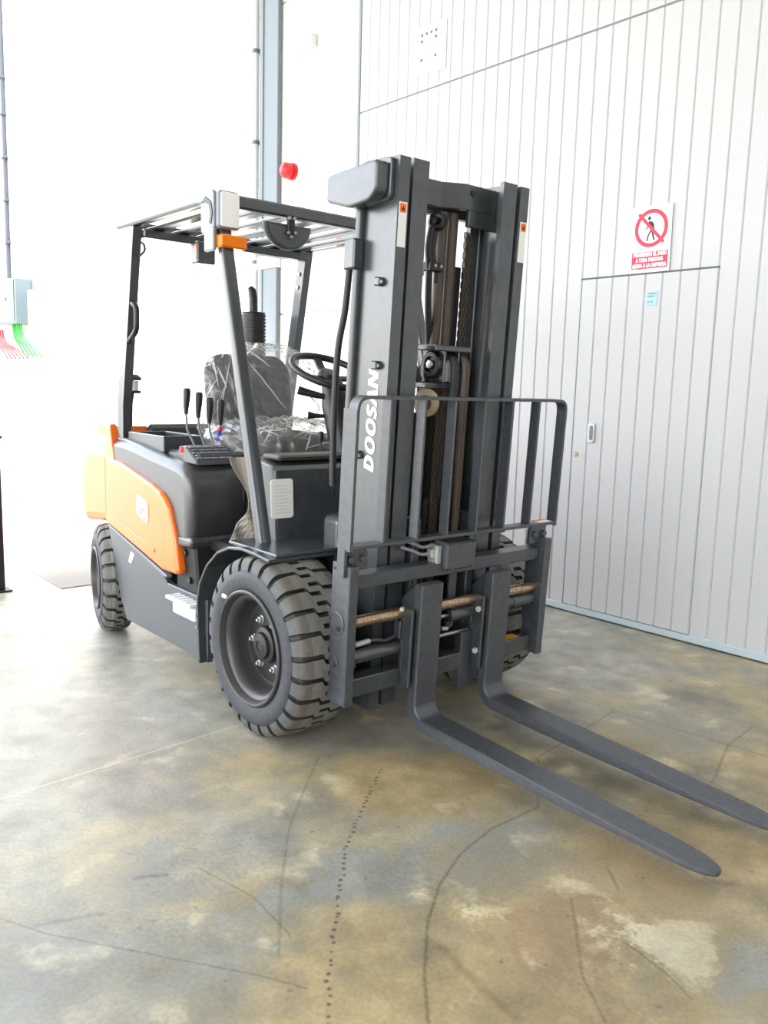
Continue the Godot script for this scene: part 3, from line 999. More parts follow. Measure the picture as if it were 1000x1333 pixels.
func make_cab() -> void:
	var st := begin()
	# floor and seat deck
	box(st, -0.50, 0.50, 0.60, 0.65, -0.68, 0.02, 0.008)
	obj("floor_plate", st, M.dark_void, F)
	st = begin()
	prism(st, [Vector2(-1.75, 0.6), Vector2(-1.75, 0.99), Vector2(-0.72, 0.975), Vector2(-0.64, 0.95), Vector2(-0.60, 0.64)], 0, -0.31, 0.31, 0.02, -1, 3)
	obj("engine_hood", st, M.black_plastic, F)
	st = begin()
	box(st, -0.34, 0.50, 0.97, 1.095, -1.78, -1.55, 0.02)
	obj("rear_ledge", st, M.black_plastic, F)
	st = begin()
	prism(st, [Vector2(-1.80, 1.03), Vector2(-1.80, 1.105), Vector2(-1.58, 1.085), Vector2(-1.54, 1.0)], 0, -0.52, -0.33, 0.015, -1, 2)
	obj("counterweight_shoulder", st, M.orange_paint, F)
	# dash front
	st = begin()
	prism(st, [Vector2(-0.15, 0.70), Vector2(-0.165, 0.985), Vector2(-0.185, 1.0), Vector2(-0.30, 1.02), Vector2(-0.32, 1.0), Vector2(-0.28, 0.66)], 0, -0.44, 0.50, 0.008, -1, 2)
	var da := obj("dash_panel", st, M.charcoal_paint, F)
	st = begin()
	box(st, -0.40, 0.46, 1.018, 1.04, -0.33, -0.20, 0.008)
	obj("dash_ledge", st, M.brown_ledge, da)
	var lp := Transform3D(Basis(Vector3.RIGHT, -0.052), Vector3(0, 0.70, -0.149))
	st = begin()
	prism(st, rounded(-0.465, -0.36, 0.095, 0.252, 0.014), 2, 0.0, 0.004, 0.001)
	var sk := obj("data_plate", st, M.white_label, da, lp)
	sk.set_meta("label", "white data plate with faint grey print")
	st = begin()
	for r in 9:
		box(st, -0.449, -0.371 - (r % 3) * 0.012, 0.114 + r * 0.0135, 0.119 + r * 0.0135, 0.0038, 0.0046, 0.0)
	obj("plate_print", st, mat("print_pale", Color(0.86, 0.87, 0.89), 0.6), sk)
	# tilt cylinder housing at the mast foot
	st = begin()
	prism(st, rounded(-0.315, -0.22, 0.55, 0.825, 0.03), 2, -0.02, 0.09, 0.02, -1, 2)
	obj("tilt_cylinder_cover", st, M.charcoal_paint, F)
	st = begin()
	rod(st, Vector3(-0.42, 0.62, -0.3), Vector3(-0.42, 0.6, 0.14), 0.03)
	rod(st, Vector3(0.42, 0.62, -0.3), Vector3(0.42, 0.6, 0.14), 0.03)
	obj("tilt_cylinder", st, M.hub_black, F)
	# steering wheel and column
	var wp := Transform3D(Basis(Vector3.RIGHT, 0.42), Vector3(0.01, 1.385, -0.43))
	st = begin()
	var ring := []
	for i in 41:
		ring.append(Vector3(cos(TAU * i / 40) * 0.172, 0, sin(TAU * i / 40) * 0.172))
	tube(st, ring, 0.0155, 10)
	var sw := obj("steering_wheel", st, M.hub_black, F, wp)
	st = begin()
	for a in [0.3, PI - 0.3, PI * 1.5 + 0.2]:
		var d := Vector3(cos(a), 0, sin(a))
		sweep(st, [d * 0.03 + Vector3(0, -0.03, 0), d * 0.1 + Vector3(0, -0.02, 0), d * 0.172], [Vector2(-0.018, -0.006), Vector2(0.018, -0.006), Vector2(0.018, 0.006), Vector2(-0.018, 0.006)], Vector3.UP, false)
	obj("spoke", st, M.hub_black, sw)
	st = begin()
	lathe(st, [Vector2(0, -0.06), Vector2(0.045, -0.06), Vector2(0.05, -0.02), Vector2(0.04, 0.0), Vector2(0, 0.004)], Transform3D(), 24)
	obj("wheel_boss", st, M.hub_black, sw)
	st = begin()
	tube(st, [Vector3(0.01, 1.34, -0.41), Vector3(0.005, 1.24, -0.37), Vector3(0.0, 1.12, -0.33), Vector3(0, 0.96, -0.28)], 0.06, 16, [0.75, 1.05, 0.95, 0.8])
	var co := obj("steering_column", st, M.hub_black, F)
	st = begin()
	tube(st, [Vector3(-0.03, 1.27, -0.38), Vector3(-0.09, 1.285, -0.42), Vector3(-0.14, 1.30, -0.455)], 0.016, 10, [0.7, 1.0, 1.2])
	obj("column_stalk", st, M.hub_black, co)
	st = begin()
	tube(st, [Vector3(-0.02, 1.19, -0.36), Vector3(-0.08, 1.19, -0.40), Vector3(-0.11, 1.192, -0.42)], 0.014, 10, [0.5, 0.7, 1.3])
	obj("column_stalk", st, M.hub_black, co)
	st = begin()
	rod(st, Vector3(-0.10, 1.03, -0.33), Vector3(-0.10, 1.09, -0.335), 0.004, 8)
	lathe(st, [Vector2(0, 0), Vector2(0.011, 0), Vector2(0.014, 0.02), Vector2(0.011, 0.04), Vector2(0, 0.042)], along(Vector3(-0.10, 1.085, -0.335), Vector3.UP), 12)
	obj("gear_selector", st, M.hub_black, F)
	# hydraulic levers
	var lv := [[-0.492, 1.29, 1.183, -0.452], [-0.432, 1.268, 1.166, -0.402], [-0.378, 1.255, 1.142, -0.357], [-0.321, 1.238, 1.134, -0.322]]
	for l in lv:
		st = begin()
		var kb := Vector3(l[0], l[2], -0.82)
		tube(st, [Vector3(l[3], 1.0, -0.80), Vector3(l[3] - 0.008, 1.05, -0.81), Vector3(lerpf(l[3], l[0], 0.85), 1.11, -0.82), kb], 0.0055, 8)
		var le := obj("hydraulic_lever", st, M.lamp_shell, F)
		st = begin()
		tube(st, [kb - Vector3(0, 0.004, 0), kb + Vector3(0.001, 0.03, 0), kb + Vector3(0.004, 0.07, 0), kb + Vector3(0.005, 0.1, 0), kb + Vector3(0.005, 0.112, 0)], 0.0165, 12, [0.55, 0.78, 1.0, 1.05, 0.8])
		obj("knob", st, M.hub_black, le)
	st = begin()
	box(st, -0.345, -0.325, 1.06, 1.105, -0.81, -0.795, 0.004)
	obj("blue_tag", st, M.tag_blue, F)
	st = begin()
	box(st, -0.34, -0.322, 1.105, 1.122, -0.81, -0.795, 0.003)
	obj("red_tag", st, M.button_red, F)
	# seat
	st = begin()
	prism(st, rounded(-0.24, 0.24, 0.0, 0.44, 0.10, 6), 2, -0.05, 0.05, 0.045, 1, 5)
	var sb := obj("seat_backrest", st, M.seat_fabric, F, Transform3D(Basis(Vector3.RIGHT, -0.17), Vector3(0, 1.03, -1.06)))
	st = begin()
	prism(st, rounded(-0.13, 0.13, 0.05, 0.36, 0.07, 5), 2, 0.048, 0.066, 0.014, 1, 3)
	obj("backrest_bolster", st, M.seat_fabric, sb)
	st = begin()
	prism(st, rounded(-0.26, 0.26, -1.08, -0.56, 0.09, 6), 1, 0.985, 1.09, 0.04, 1, 5)
	obj("seat_cushion", st, M.seat_fabric, F)
	st = begin()
	box(st, -0.22, 0.22, 0.94, 0.99, -1.02, -0.62, 0.01)
	obj("seat_base", st, M.hub_black, F)
	# air cleaner stack at the rear
	st = begin()
	var pr := [Vector2(0, 0.98), Vector2(0.07, 0.98)]
	for k in 26:
		pr.append(Vector2(0.071, 1.22 + k * 0.0192))
		pr.append(Vector2(0.071, 1.229 + k * 0.0192))
		pr.append(Vector2(0.065, 1.231 + k * 0.0192))
		pr.append(Vector2(0.065, 1.238 + k * 0.0192))
	pr.append_array([Vector2(0.071, 1.722), Vector2(0.03, 1.728), Vector2(0, 1.728)])
	lathe(st, pr, Transform3D(Basis(), Vector3(0.325, 0, -1.6)), 28, 0.4)
	var ac := obj("exhaust_stack", st, M.hub_black, F)
	st = begin()
	tube(st, [Vector3(0.323, 1.70, -1.6), Vector3(0.322, 1.80, -1.6), Vector3(0.318, 1.84, -1.605), Vector3(0.31, 1.863, -1.615)], 0.025, 14, [1, 1, 1, 0.6])
	obj("exhaust_tip", st, M.hub_black, ac)
	# rear work lamp on a stem
	st = begin()
	tube(st, [Vector3(-0.42, 1.05, -1.60), Vector3(-0.415, 1.2, -1.6), Vector3(-0.405, 1.26, -1.6)], 0.012, 8)
	box(st, -0.435, -0.37, 1.255, 1.27, -1.635, -1.565, 0.004)
	var bc := obj("beacon", st, M.hub_black, F)
	st = begin()
	lathe(st, [Vector2(0, 0), Vector2(0.03, 0), Vector2(0.033, 0.05), Vector2(0, 0.052)], Transform3D(Basis(), Vector3(-0.403, 1.27, -1.6)), 18)
	obj("beacon_lens", st, M.lamp_glass, bc)
	st = begin()
	lathe(st, [Vector2(0, 0), Vector2(0.045, 0), Vector2(0.043, 0.015), Vector2(0.025, 0.03), Vector2(0, 0.032)], Transform3D(Basis(), Vector3(-0.40, 1.322, -1.6)), 18)
	obj("beacon_cap", st, M.hub_black, bc)

func make_guard() -> void:
	var st := begin()
	var tube_sec := rounded(-0.024, 0.024, -0.028, 0.028, 0.014, 4)
	for s in [-1.0, 1.0]:
		sweep(st, fillet([Vector3(s * 0.50, 0.70, -0.15), Vector3(s * 0.50, 2.064, -0.505), Vector3(s * 0.50, 2.07, -1.47)], 0.15, 8), tube_sec, Vector3(s, 0, 0), true)
	var g := obj("overhead_guard", st, M.charcoal_paint, F)
	st = begin()
	box(st, -0.475, 0.475, 2.024, 2.076, -0.53, -0.48, 0.008)
	obj("front_crossbar", st, M.charcoal_paint, g)
	st = begin()
	box(st, -0.475, 0.475, 1.995, 2.035, -1.33, -1.27, 0.006)
	box(st, -0.475, 0.475, 2.03, 2.09, -1.47, -1.43, 0.006)
	obj("rear_crossbar", st, M.charcoal_paint, g)
	for k in 7:
		st = begin()
		box(st, -0.396 + k * 0.132 - 0.03, -0.396 + k * 0.132 + 0.03, 2.036, 2.052, -1.45, -0.50, 0.004)
		obj("roof_slat", st, M.charcoal_paint, g)
	for s in [-1.0, 1.0]:
		st = begin()
		sweep(st, [Vector3(s * 0.48, 1.0, -1.53), Vector3(s * 0.49, 1.2, -1.50), Vector3(s * 0.495, 2.05, -1.33)], [Vector2(-0.035, -0.022), Vector2(0.035, -0.022), Vector2(0.035, 0.022), Vector2(-0.035, 0.022)], Vector3(1, 0, 0), false)
		var rl := obj("rear_leg", st, M.charcoal_paint, g)
		if s > 0:
			for y in [1.93, 1.86]:
				bolt("bolt", M.steel, rl, Vector3(0.471, y, -1.335 - (2.05 - y) * 0.2), Vector3(-1, 0, 0), 0.012, 0.006)
	# grab handle on the rear leg
	st = begin()
	tube(st, fillet([Vector3(-0.5, 1.70, -1.385), Vector3(-0.5, 1.675, -1.31), Vector3(-0.5, 1.56, -1.315), Vector3(-0.5, 1.505, -1.42)], 0.03, 5), 0.014, 10)
	obj("grab_handle", st, M.hub_black, g)
	st = begin()
	tube(st, fillet([Vector3(-0.49, 1.99, -1.33), Vector3(-0.48, 1.96, -1.26), Vector3(-0.48, 1.93, -1.25), Vector3(-0.485, 1.91, -1.30), Vector3(-0.485, 1.90, -1.35)], 0.02, 4), 0.006, 8)
	obj("cable_loop", st, M.hose_rubber, g)
	# head lamps with indicators
	for s in [-1.0, 1.0]:
		st = begin()
		prism(st, rounded(s * 0.495 - 0.047, s * 0.495 + 0.047, 1.925, 2.072, 0.014), 2, -0.51, -0.425, 0.008)
		prism(st, rounded(-0.565, -0.455, 1.915, 2.078, 0.02), 0, s * 0.55, s * 0.535, 0.004)
		var hl := obj("head_lamp", st, M.lamp_shell, F)
		st = begin()
		prism(st, rounded(s * 0.495 - 0.041, s * 0.495 + 0.041, 1.932, 2.065, 0.011), 2, -0.427, -0.419, 0.003, -1, 2)
		obj("lamp_lens", st, M.lamp_glass, hl)
		st = begin()
		prism(st, [Vector2(-0.56, 2.035), Vector2(-0.52, 2.055), Vector2(-0.475, 2.03), Vector2(-0.462, 1.985), Vector2(-0.475, 1.945), Vector2(-0.49, 1.95), Vector2(-0.482, 1.985), Vector2(-0.49, 2.018), Vector2(-0.525, 2.035)], 0, s * 0.553, s * 0.548, 0.001)
		obj("lamp_guard_slot", st, M.hub_black, hl)
		st = begin()
		box(st, s * 0.545, s * 0.425, 1.852, 1.902, -0.47, -0.405, 0.006)
		var ind := obj("indicator", st, M.amber_lens, hl)
		ind.set_meta("label", "amber turn signal")
		st = begin()
		box(st, s * 0.56, s * 0.545, 1.84, 1.93, -0.52, -0.44, 0.004)
		obj("lamp_bracket", st, M.lamp_shell, hl)
	# half-round rear-view mirror hung under the front bar
	st = begin()
	var md := []
	for i in 25:
		var a := PI + PI * i / 24
		md.append(Vector2(-0.185 + cos(a) * 0.12, 1.995 + sin(a) * 0.105))
	prism(st, md, 2, -0.50, -0.475, 0.01, -1, 3)
	var mi := obj("rear_view_mirror", st, M.skirt_paint, F)
	st = begin()
	var md2 := []
	for p in md:
		md2.append(Vector2(-0.185 + (p.x + 0.185) * 0.86, 1.985 + (p.y - 1.995) * 0.86))
	prism(st, md2, 2, -0.476, -0.468, 0.006, -1, 2)
	obj("mirror_shell", st, M.skirt_paint, mi)
	st = begin()
	box(st, -0.20, -0.165, 1.95, 2.03, -0.47, -0.455, 0.003)
	obj("mirror_bracket", st, M.hub_black, mi)
	for q in [Vector2(-0.195, 2.015), Vector2(-0.17, 2.015), Vector2(-0.20, 1.955), Vector2(-0.165, 1.958), Vector2(-0.185, 1.94)]:
		bolt("bolt", M.steel, mi, Vector3(q.x, q.y, -0.456), Vector3(0, 0, 1), 0.008, 0.009)
	# box under the roof
	st = begin()
	box(st, -0.245, -0.145, 1.895, 2.0, -1.25, -1.18, 0.006)
	var bx := obj("roof_box", st, M.charcoal_paint, F)
	st = begin()
	box(st, -0.249, -0.2445, 1.915, 1.985, -1.20, -1.182, 0.001)
	obj("amber_edge", st, M.amber_lens, bx)
	# printed strips on the far rail
	st = begin()
	box(st, 0.473, 0.476, 2.045, 2.085, -1.25, -1.02, 0.0)
	var wl := obj("rail_label", st, M.white_label, g)
	st = begin()
	box(st, 0.471, 0.4735, 2.045, 2.085, -1.02, -0.98, 0.0)
	obj("rail_label_red", st, M.print_red, g)
	box(st, 0.473, 0.476, 2.045, 2.085, -0.98, -0.85, 0.0)

func channel(x0: float, x1: float, z0: float, z1: float, web: float, fl: float, open_right: bool) -> Array:
	# plan (x, z) of a C rail whose web lies on the outer side
	if open_right:
		return [Vector2(x0, z0), Vector2(x1, z0), Vector2(x1, z0 + fl), Vector2(x0 + web, z0 + fl), Vector2(x0 + web, z1 - fl), Vector2(x1, z1 - fl), Vector2(x1, z1), Vector2(x0, z1)]
	return [Vector2(x0, z0), Vector2(x1, z0), Vector2(x1, z1), Vector2(x0, z1), Vector2(x0, z1 - fl), Vector2(x1 - web, z1 - fl), Vector2(x1 - web, z0 + fl), Vector2(x0, z0 + fl)]

func make_mast() -> void:
	var st: SurfaceTool
	var stickers := [[1.812, 1.958], [1.83, 1.978]]
	var k := 0
	for s in [-1.0, 1.0]:
		st = begin()
		var a := channel(-0.327, -0.279, 0.125, 0.322, 0.018, 0.02, true) if s < 0 else channel(0.279, 0.327, 0.125, 0.322, 0.018, 0.02, false)
		prism(st, a, 1, 0.135, 2.105, 0.002)
		var o := obj("outer_mast_rail", st, M.charcoal_paint, F, mast_pose)
		st = begin()
		var x0: float = -0.321 if s < 0 else 0.290
		box(st, x0, x0 + 0.036, stickers[k][0], stickers[k][1], 0.3215, 0.3232, 0.0)
		var sk := obj("warning_sticker", st, M.white_label, o)
		sk.set_meta("label", "white warning strip with an orange symbol on top")
		st = begin()
		box(st, x0 + 0.004, x0 + 0.032, stickers[k][1] - 0.034, stickers[k][1] - 0.005, 0.323, 0.3238, 0.0)
		obj("orange_symbol", st, M.label_orange, sk)
		st = begin()
		prism(st, [Vector2(x0 + 0.018, stickers[k][1] - 0.012), Vector2(x0 + 0.010, stickers[k][1] - 0.027), Vector2(x0 + 0.026, stickers[k][1] - 0.027)], 2, 0.3236, 0.3243, 0.0)
		obj("symbol_print", st, M.print_black, sk)
		st = begin()
		var b := channel(-0.262, -0.19, 0.14, 0.318, 0.018, 0.02, true) if s < 0 else channel(0.188, 0.262, 0.14, 0.318, 0.018, 0.02, false)
		prism(st, b, 1, 0.14, 2.108, 0.002)
		var inn := obj("inner_mast_rail", st, M.charcoal_paint, F, mast_pose)
		st = begin()
		tube(st, [Vector3(s * 0.236, 1.98, 0.165), Vector3(s * 0.236, 0.7, 0.165)], 0.008, 8)
		obj("weld_bead", st, M.charcoal_paint, inn)
		if s < 0:
			for q in [Vector2(0.256, 1.696), Vector2(0.264, 1.411), Vector2(0.185, 1.085)]:
				st = begin()
				box(st, -0.347, -0.326, q.y - 0.014, q.y + 0.016, q.x - 0.017, q.x + 0.012, 0.004)
				box(st, -0.342, -0.326, q.y - 0.008, q.y + 0.008, q.x + 0.01, q.x + 0.024, 0.003)
				obj("cable_clip", st, M.charcoal_paint, o)
			var bs := Basis(Vector3(0, 1, 0), Vector3(0, 0.22, -1.0), Vector3(-1, 0, 0))
			lettering("lettering", "DOOSAN", 0.072, M.white_label, o, Transform3D(bs, Vector3(-0.328, 1.212, 0.25)), 0.355)
		k += 1
	# rail head box with rounded corners on the outer side
	st = begin()
	prism(st, fillet2([Vector2(0.005, 2.06), Vector2(0.29, 2.085), Vector2(0.29, 1.985), Vector2(0.255, 1.955), Vector2(0.145, 1.94), Vector2(0.01, 1.97)], 0.018), 0, -0.40, -0.345, 0.01, -1, 3)
	prism(st, fillet2([Vector2(0.15, 2.10), Vector2(0.30, 2.10), Vector2(0.30, 1.965), Vector2(0.15, 1.95)], 0.018), 0, -0.346, -0.327, 0.003)
	obj("mast_head_box", st, M.charcoal_paint, F, mast_pose)
	# pipe and clamp along the back edge of the near rail
	st = begin()
	tube(st, [Vector3(-0.335, 1.96, 0.135), Vector3(-0.335, 0.75, 0.115)], 0.017, 12)
	var pp := obj("mast_pipe", st, M.charcoal_paint, F, mast_pose)
	st = begin()
	box(st, -0.375, -0.327, 1.74, 1.845, 0.118, 0.155, 0.006)
	box(st, -0.36, -0.327, 1.74, 1.845, 0.075, 0.12, 0.006)
	obj("pipe_clamp", st, M.charcoal_paint, pp)
	st = begin()
	tube(st, curve([Vector3(-0.34, 1.75, 0.09), Vector3(-0.342, 1.60, 0.078), Vector3(-0.345, 1.45, 0.05), Vector3(-0.345, 1.20, 0.045), Vector3(-0.34, 0.95, 0.05)]), 0.0125, 10)
	obj("hydraulic_hose", st, M.hose_rubber, F, mast_pose)
	st = begin()
	for q in [[0.02, 1.08], [0.0, 1.02], [0.03, 0.97]]:
		tube(st, curve([Vector3(-0.34, q[1], 0.04), Vector3(-0.30, q[1] - 0.06, q[0] - 0.02), Vector3(-0.28, q[1] - 0.02, q[0] - 0.05)]), 0.005, 8)
	obj("wiring", st, M.hose_rubber, F, mast_pose)
	# upper cross member, folded plate
	st = begin()
	var plan := [Vector2(-0.19, 0.185), Vector2(0.0, 0.185), Vector2(0.075, 0.235), Vector2(0.24, 0.235), Vector2(0.24, 0.215), Vector2(0.085, 0.215), Vector2(0.008, 0.165), Vector2(-0.19, 0.165)]
	prism(st, plan, 1, 1.998, 2.09, 0.003)
	box(st, 0.10, 0.24, 1.94, 2.0, 0.215, 0.235, 0.002)
	box(st, -0.26, 0.26, 1.98, 2.09, 0.10, 0.14, 0.003)
	var cm := obj("mast_crossmember", st, M.charcoal_paint, F, mast_pose)
	bolt("bolt", M.hub_black, cm, Vector3(0.11, 2.06, 0.235), Vector3(0, 0, 1), 0.011, 0.008)
	st = begin()
	box(st, -0.28, 0.28, 0.16, 0.62, 0.10, 0.13, 0.004)
	box(st, -0.28, 0.28, 0.82, 0.94, 0.095, 0.125, 0.004)
	obj("mast_crossmember", st, M.dark_void, F, mast_pose)
	# lift cylinders
	st = begin()
	rod(st, Vector3(-0.05, 0.2, 0.19), Vector3(-0.05, 1.24, 0.19), 0.042, 20)
	var lc := obj("lift_cylinder", st, M.dark_void, F, mast_pose)
	st = begin()
	rod(st, Vector3(-0.05, 1.24, 0.19), Vector3(-0.05, 1.42, 0.19), 0.022, 16)
	obj("piston_rod", st, M.steel, lc)
	for s in [-1.0, 1.0]:
		st = begin()
		rod(st, Vector3(s * 0.225, 0.2, 0.115), Vector3(s * 0.225, 1.05, 0.115), 0.03, 16)
		obj("lift_cylinder", st, M.dark_void, F, mast_pose)
	st = begin()
	rod(st, Vector3(0.035, 0.2, 0.16), Vector3(0.035, 1.99, 0.16), 0.021, 16)
	rod(st, Vector3(0.085, 0.2, 0.165), Vector3(0.085, 1.99, 0.165), 0.021, 16)
	obj("mast_tube", st, M.greased_strap, F, mast_pose)
	st = begin()
	box(st, 0.115, 0.15, 0.5, 1.80, 0.14, 0.165, 0.004)
	obj("chain_anchor_plate", st, M.hub_black, F, mast_pose)
	# leaf chains
	chain(Vector3(0.168, 1.93, 0.17), Vector3(0.168, 0.70, 0.17))
	chain(Vector3(-0.008, 1.30, 0.255), Vector3(-0.008, 0.74, 0.255))
	# crosshead with pulleys
	st = begin()
	box(st, -0.085, 0.105, 1.475, 1.497, 0.16, 0.30, 0.004)
	box(st, -0.03, -0.018, 1.36, 1.48, 0.17, 0.29, 0.003)
	box(st, 0.046, 0.054, 1.36, 1.48, 0.17, 0.29, 0.003)
	box(st, -0.08, 0.10, 1.335, 1.36, 0.17, 0.25, 0.004)
	var ch := obj("crosshead", st, M.charcoal_paint, F, mast_pose)
	st = begin()
	lathe(st, [Vector2(0.02, 0), Vector2(0.05, 0.0), Vector2(0.052, 0.012), Vector2(0.046, 0.018), Vector2(0.03, 0.018), Vector2(0.026, 0.006), Vector2(0.0, 0.006)], along(Vector3(-0.034, 1.425, 0.235), Vector3(-1, 0, 0)), 28)
	var pu := obj("chain_pulley", st, M.hub_black, ch)
	bolt("pulley_bolt", M.steel, ch, Vector3(-0.04, 1.425, 0.235), Vector3(-1, 0, 0), 0.019, 0.016)
	for x in [0.022, 0.078]:
		st = begin()
		var sp := []
		sp.append(Vector3(x, 0.72, 0.292))
		for i in 13:
			var a := PI * i / 12
			sp.append(Vector3(x, 1.41 + sin(a) * 0.058, 0.235 + cos(a) * 0.057))
		sp.append(Vector3(x, 0.9, 0.178))
		tube(st, sp, 0.0115, 10)
		tube(st, sp.map(func(p): return p + Vector3(0.018, 0, 0)), 0.0085, 8)
		obj("pulley_hose", st, M.greased_strap if x > 0.05 else M.hose_rubber, F, mast_pose)
	# nylon sheave below
	st = begin()
	lathe(st, [Vector2(0.022, 0.004), Vector2(0.028, 0), Vector2(0.049, 0.0), Vector2(0.052, 0.004), Vector2(0.046, 0.012), Vector2(0.052, 0.02), Vector2(0.02, 0.024)], along(Vector3(-0.06, 1.282, 0.25), Vector3(-1, 0, 0.25)), 32)
	var sh := obj("hose_sheave", st, M.pulley_nylon, F, mast_pose)
	st = begin()
	lathe(st, [Vector2(0, 0.034), Vector2(0.012, 0.034), Vector2(0.014, 0.027), Vector2(0.029, 0.026), Vector2(0.031, 0.0)], along(Vector3(-0.06, 1.282, 0.25), Vector3(-1, 0, 0.25)), 20)
	obj("sheave_hub", st, M.greased_strap, sh)
	# hose guide under the upper cross member
	st = begin()
	lathe(st, [Vector2(0.0, 0.0), Vector2(0.034, 0), Vector2(0.036, 0.02), Vector2(0.026, 0.026), Vector2(0.012, 0.02), Vector2(0.01, 0.034), Vector2(0, 0.034)], along(Vector3(-0.01, 1.945, 0.19), Vector3(-1, 0, 0.3)), 24)
	var hg := obj("hose_guide", st, M.hub_black, F, mast_pose)
	st = begin()
	box(st, -0.055, 0.01, 1.765, 1.80, 0.165, 0.21, 0.004)
	obj("guide_clamp", st, M.hub_black, hg)
	for q in [-0.035, -0.005]:
		bolt("bolt", M.steel, hg, Vector3(q, 1.785, 0.21), Vector3(0, 0, 1), 0.007, 0.006)
	st = begin()
	tube(st, curve([Vector3(-0.045, 1.92, 0.19), Vector3(-0.055, 1.85, 0.19), Vector3(-0.045, 1.78, 0.19), Vector3(-0.02, 1.65, 0.17), Vector3(0.025, 1.50, 0.14)]), 0.013, 10)
	tube(st, curve([Vector3(-0.02, 1.93, 0.185), Vector3(-0.03, 1.85, 0.185), Vector3(-0.02, 1.79, 0.185)]), 0.013, 10)
	rod(st, Vector3(0.0, 1.80, 0.18), Vector3(0.0, 1.725, 0.18), 0.008, 8)
	tube(st, curve([Vector3(-0.19, 1.62, 0.20), Vector3(-0.15, 1.50, 0.2), Vector3(-0.10, 1.42, 0.2), Vector3(-0.075, 1.36, 0.21)]), 0.012, 10)
	tube(st, curve([Vector3(-0.19, 1.56, 0.22), Vector3(-0.16, 1.47, 0.22), Vector3(-0.12, 1.40, 0.22), Vector3(-0.09, 1.36, 0.22)]), 0.009, 10)
	obj("hydraulic_hose", st, M.hose_rubber, F, mast_pose)

func curve(pts: Array, n: int = 6) -> Array:
	var o := []
	for i in pts.size() - 1:
		var p0: Vector3 = pts[maxi(i - 1, 0)]
		var p3: Vector3 = pts[mini(i + 2, pts.size() - 1)]
		for j in n:
			o.append(pts[i].cubic_interpolate(pts[i + 1], p0, p3, float(j) / n))
	o.append(pts[pts.size() - 1])
	return o

func fillet2(pts: Array, r: float, n: int = 4) -> Array:
	var o := []
	var c := pts.size()
	for i in c:
		var p: Vector2 = pts[i]
		var a: Vector2 = (pts[(i + c - 1) % c] - p)
		var b: Vector2 = (pts[(i + 1) % c] - p)
		var p0 := p + a.normalized() * r
		var p2 := p + b.normalized() * r
		for j in n + 1:
			var t := float(j) / n
			o.append(p0.lerp(p, t).lerp(p.lerp(p2, t), t))
	return o

func chain(a: Vector3, b: Vector3) -> void:
	var st := begin()
	var n := int(a.distance_to(b) / 0.0185)
	for i in n:
		var p := a.lerp(b, (i + 0.5) / n)
		for q in 4:
			var x := -0.0135 + q * 0.009
			var up := 0.0125 if (q + i) % 2 == 0 else 0.007
			var dz := 0.0095 if (q + i) % 2 == 0 else 0.006
			box(st, p.x + x - 0.0035, p.x + x + 0.0035, p.y - up, p.y + up, p.z - dz, p.z + dz, 0.002)
	obj("lift_chain", st, M.chain_steel, F, mast_pose)

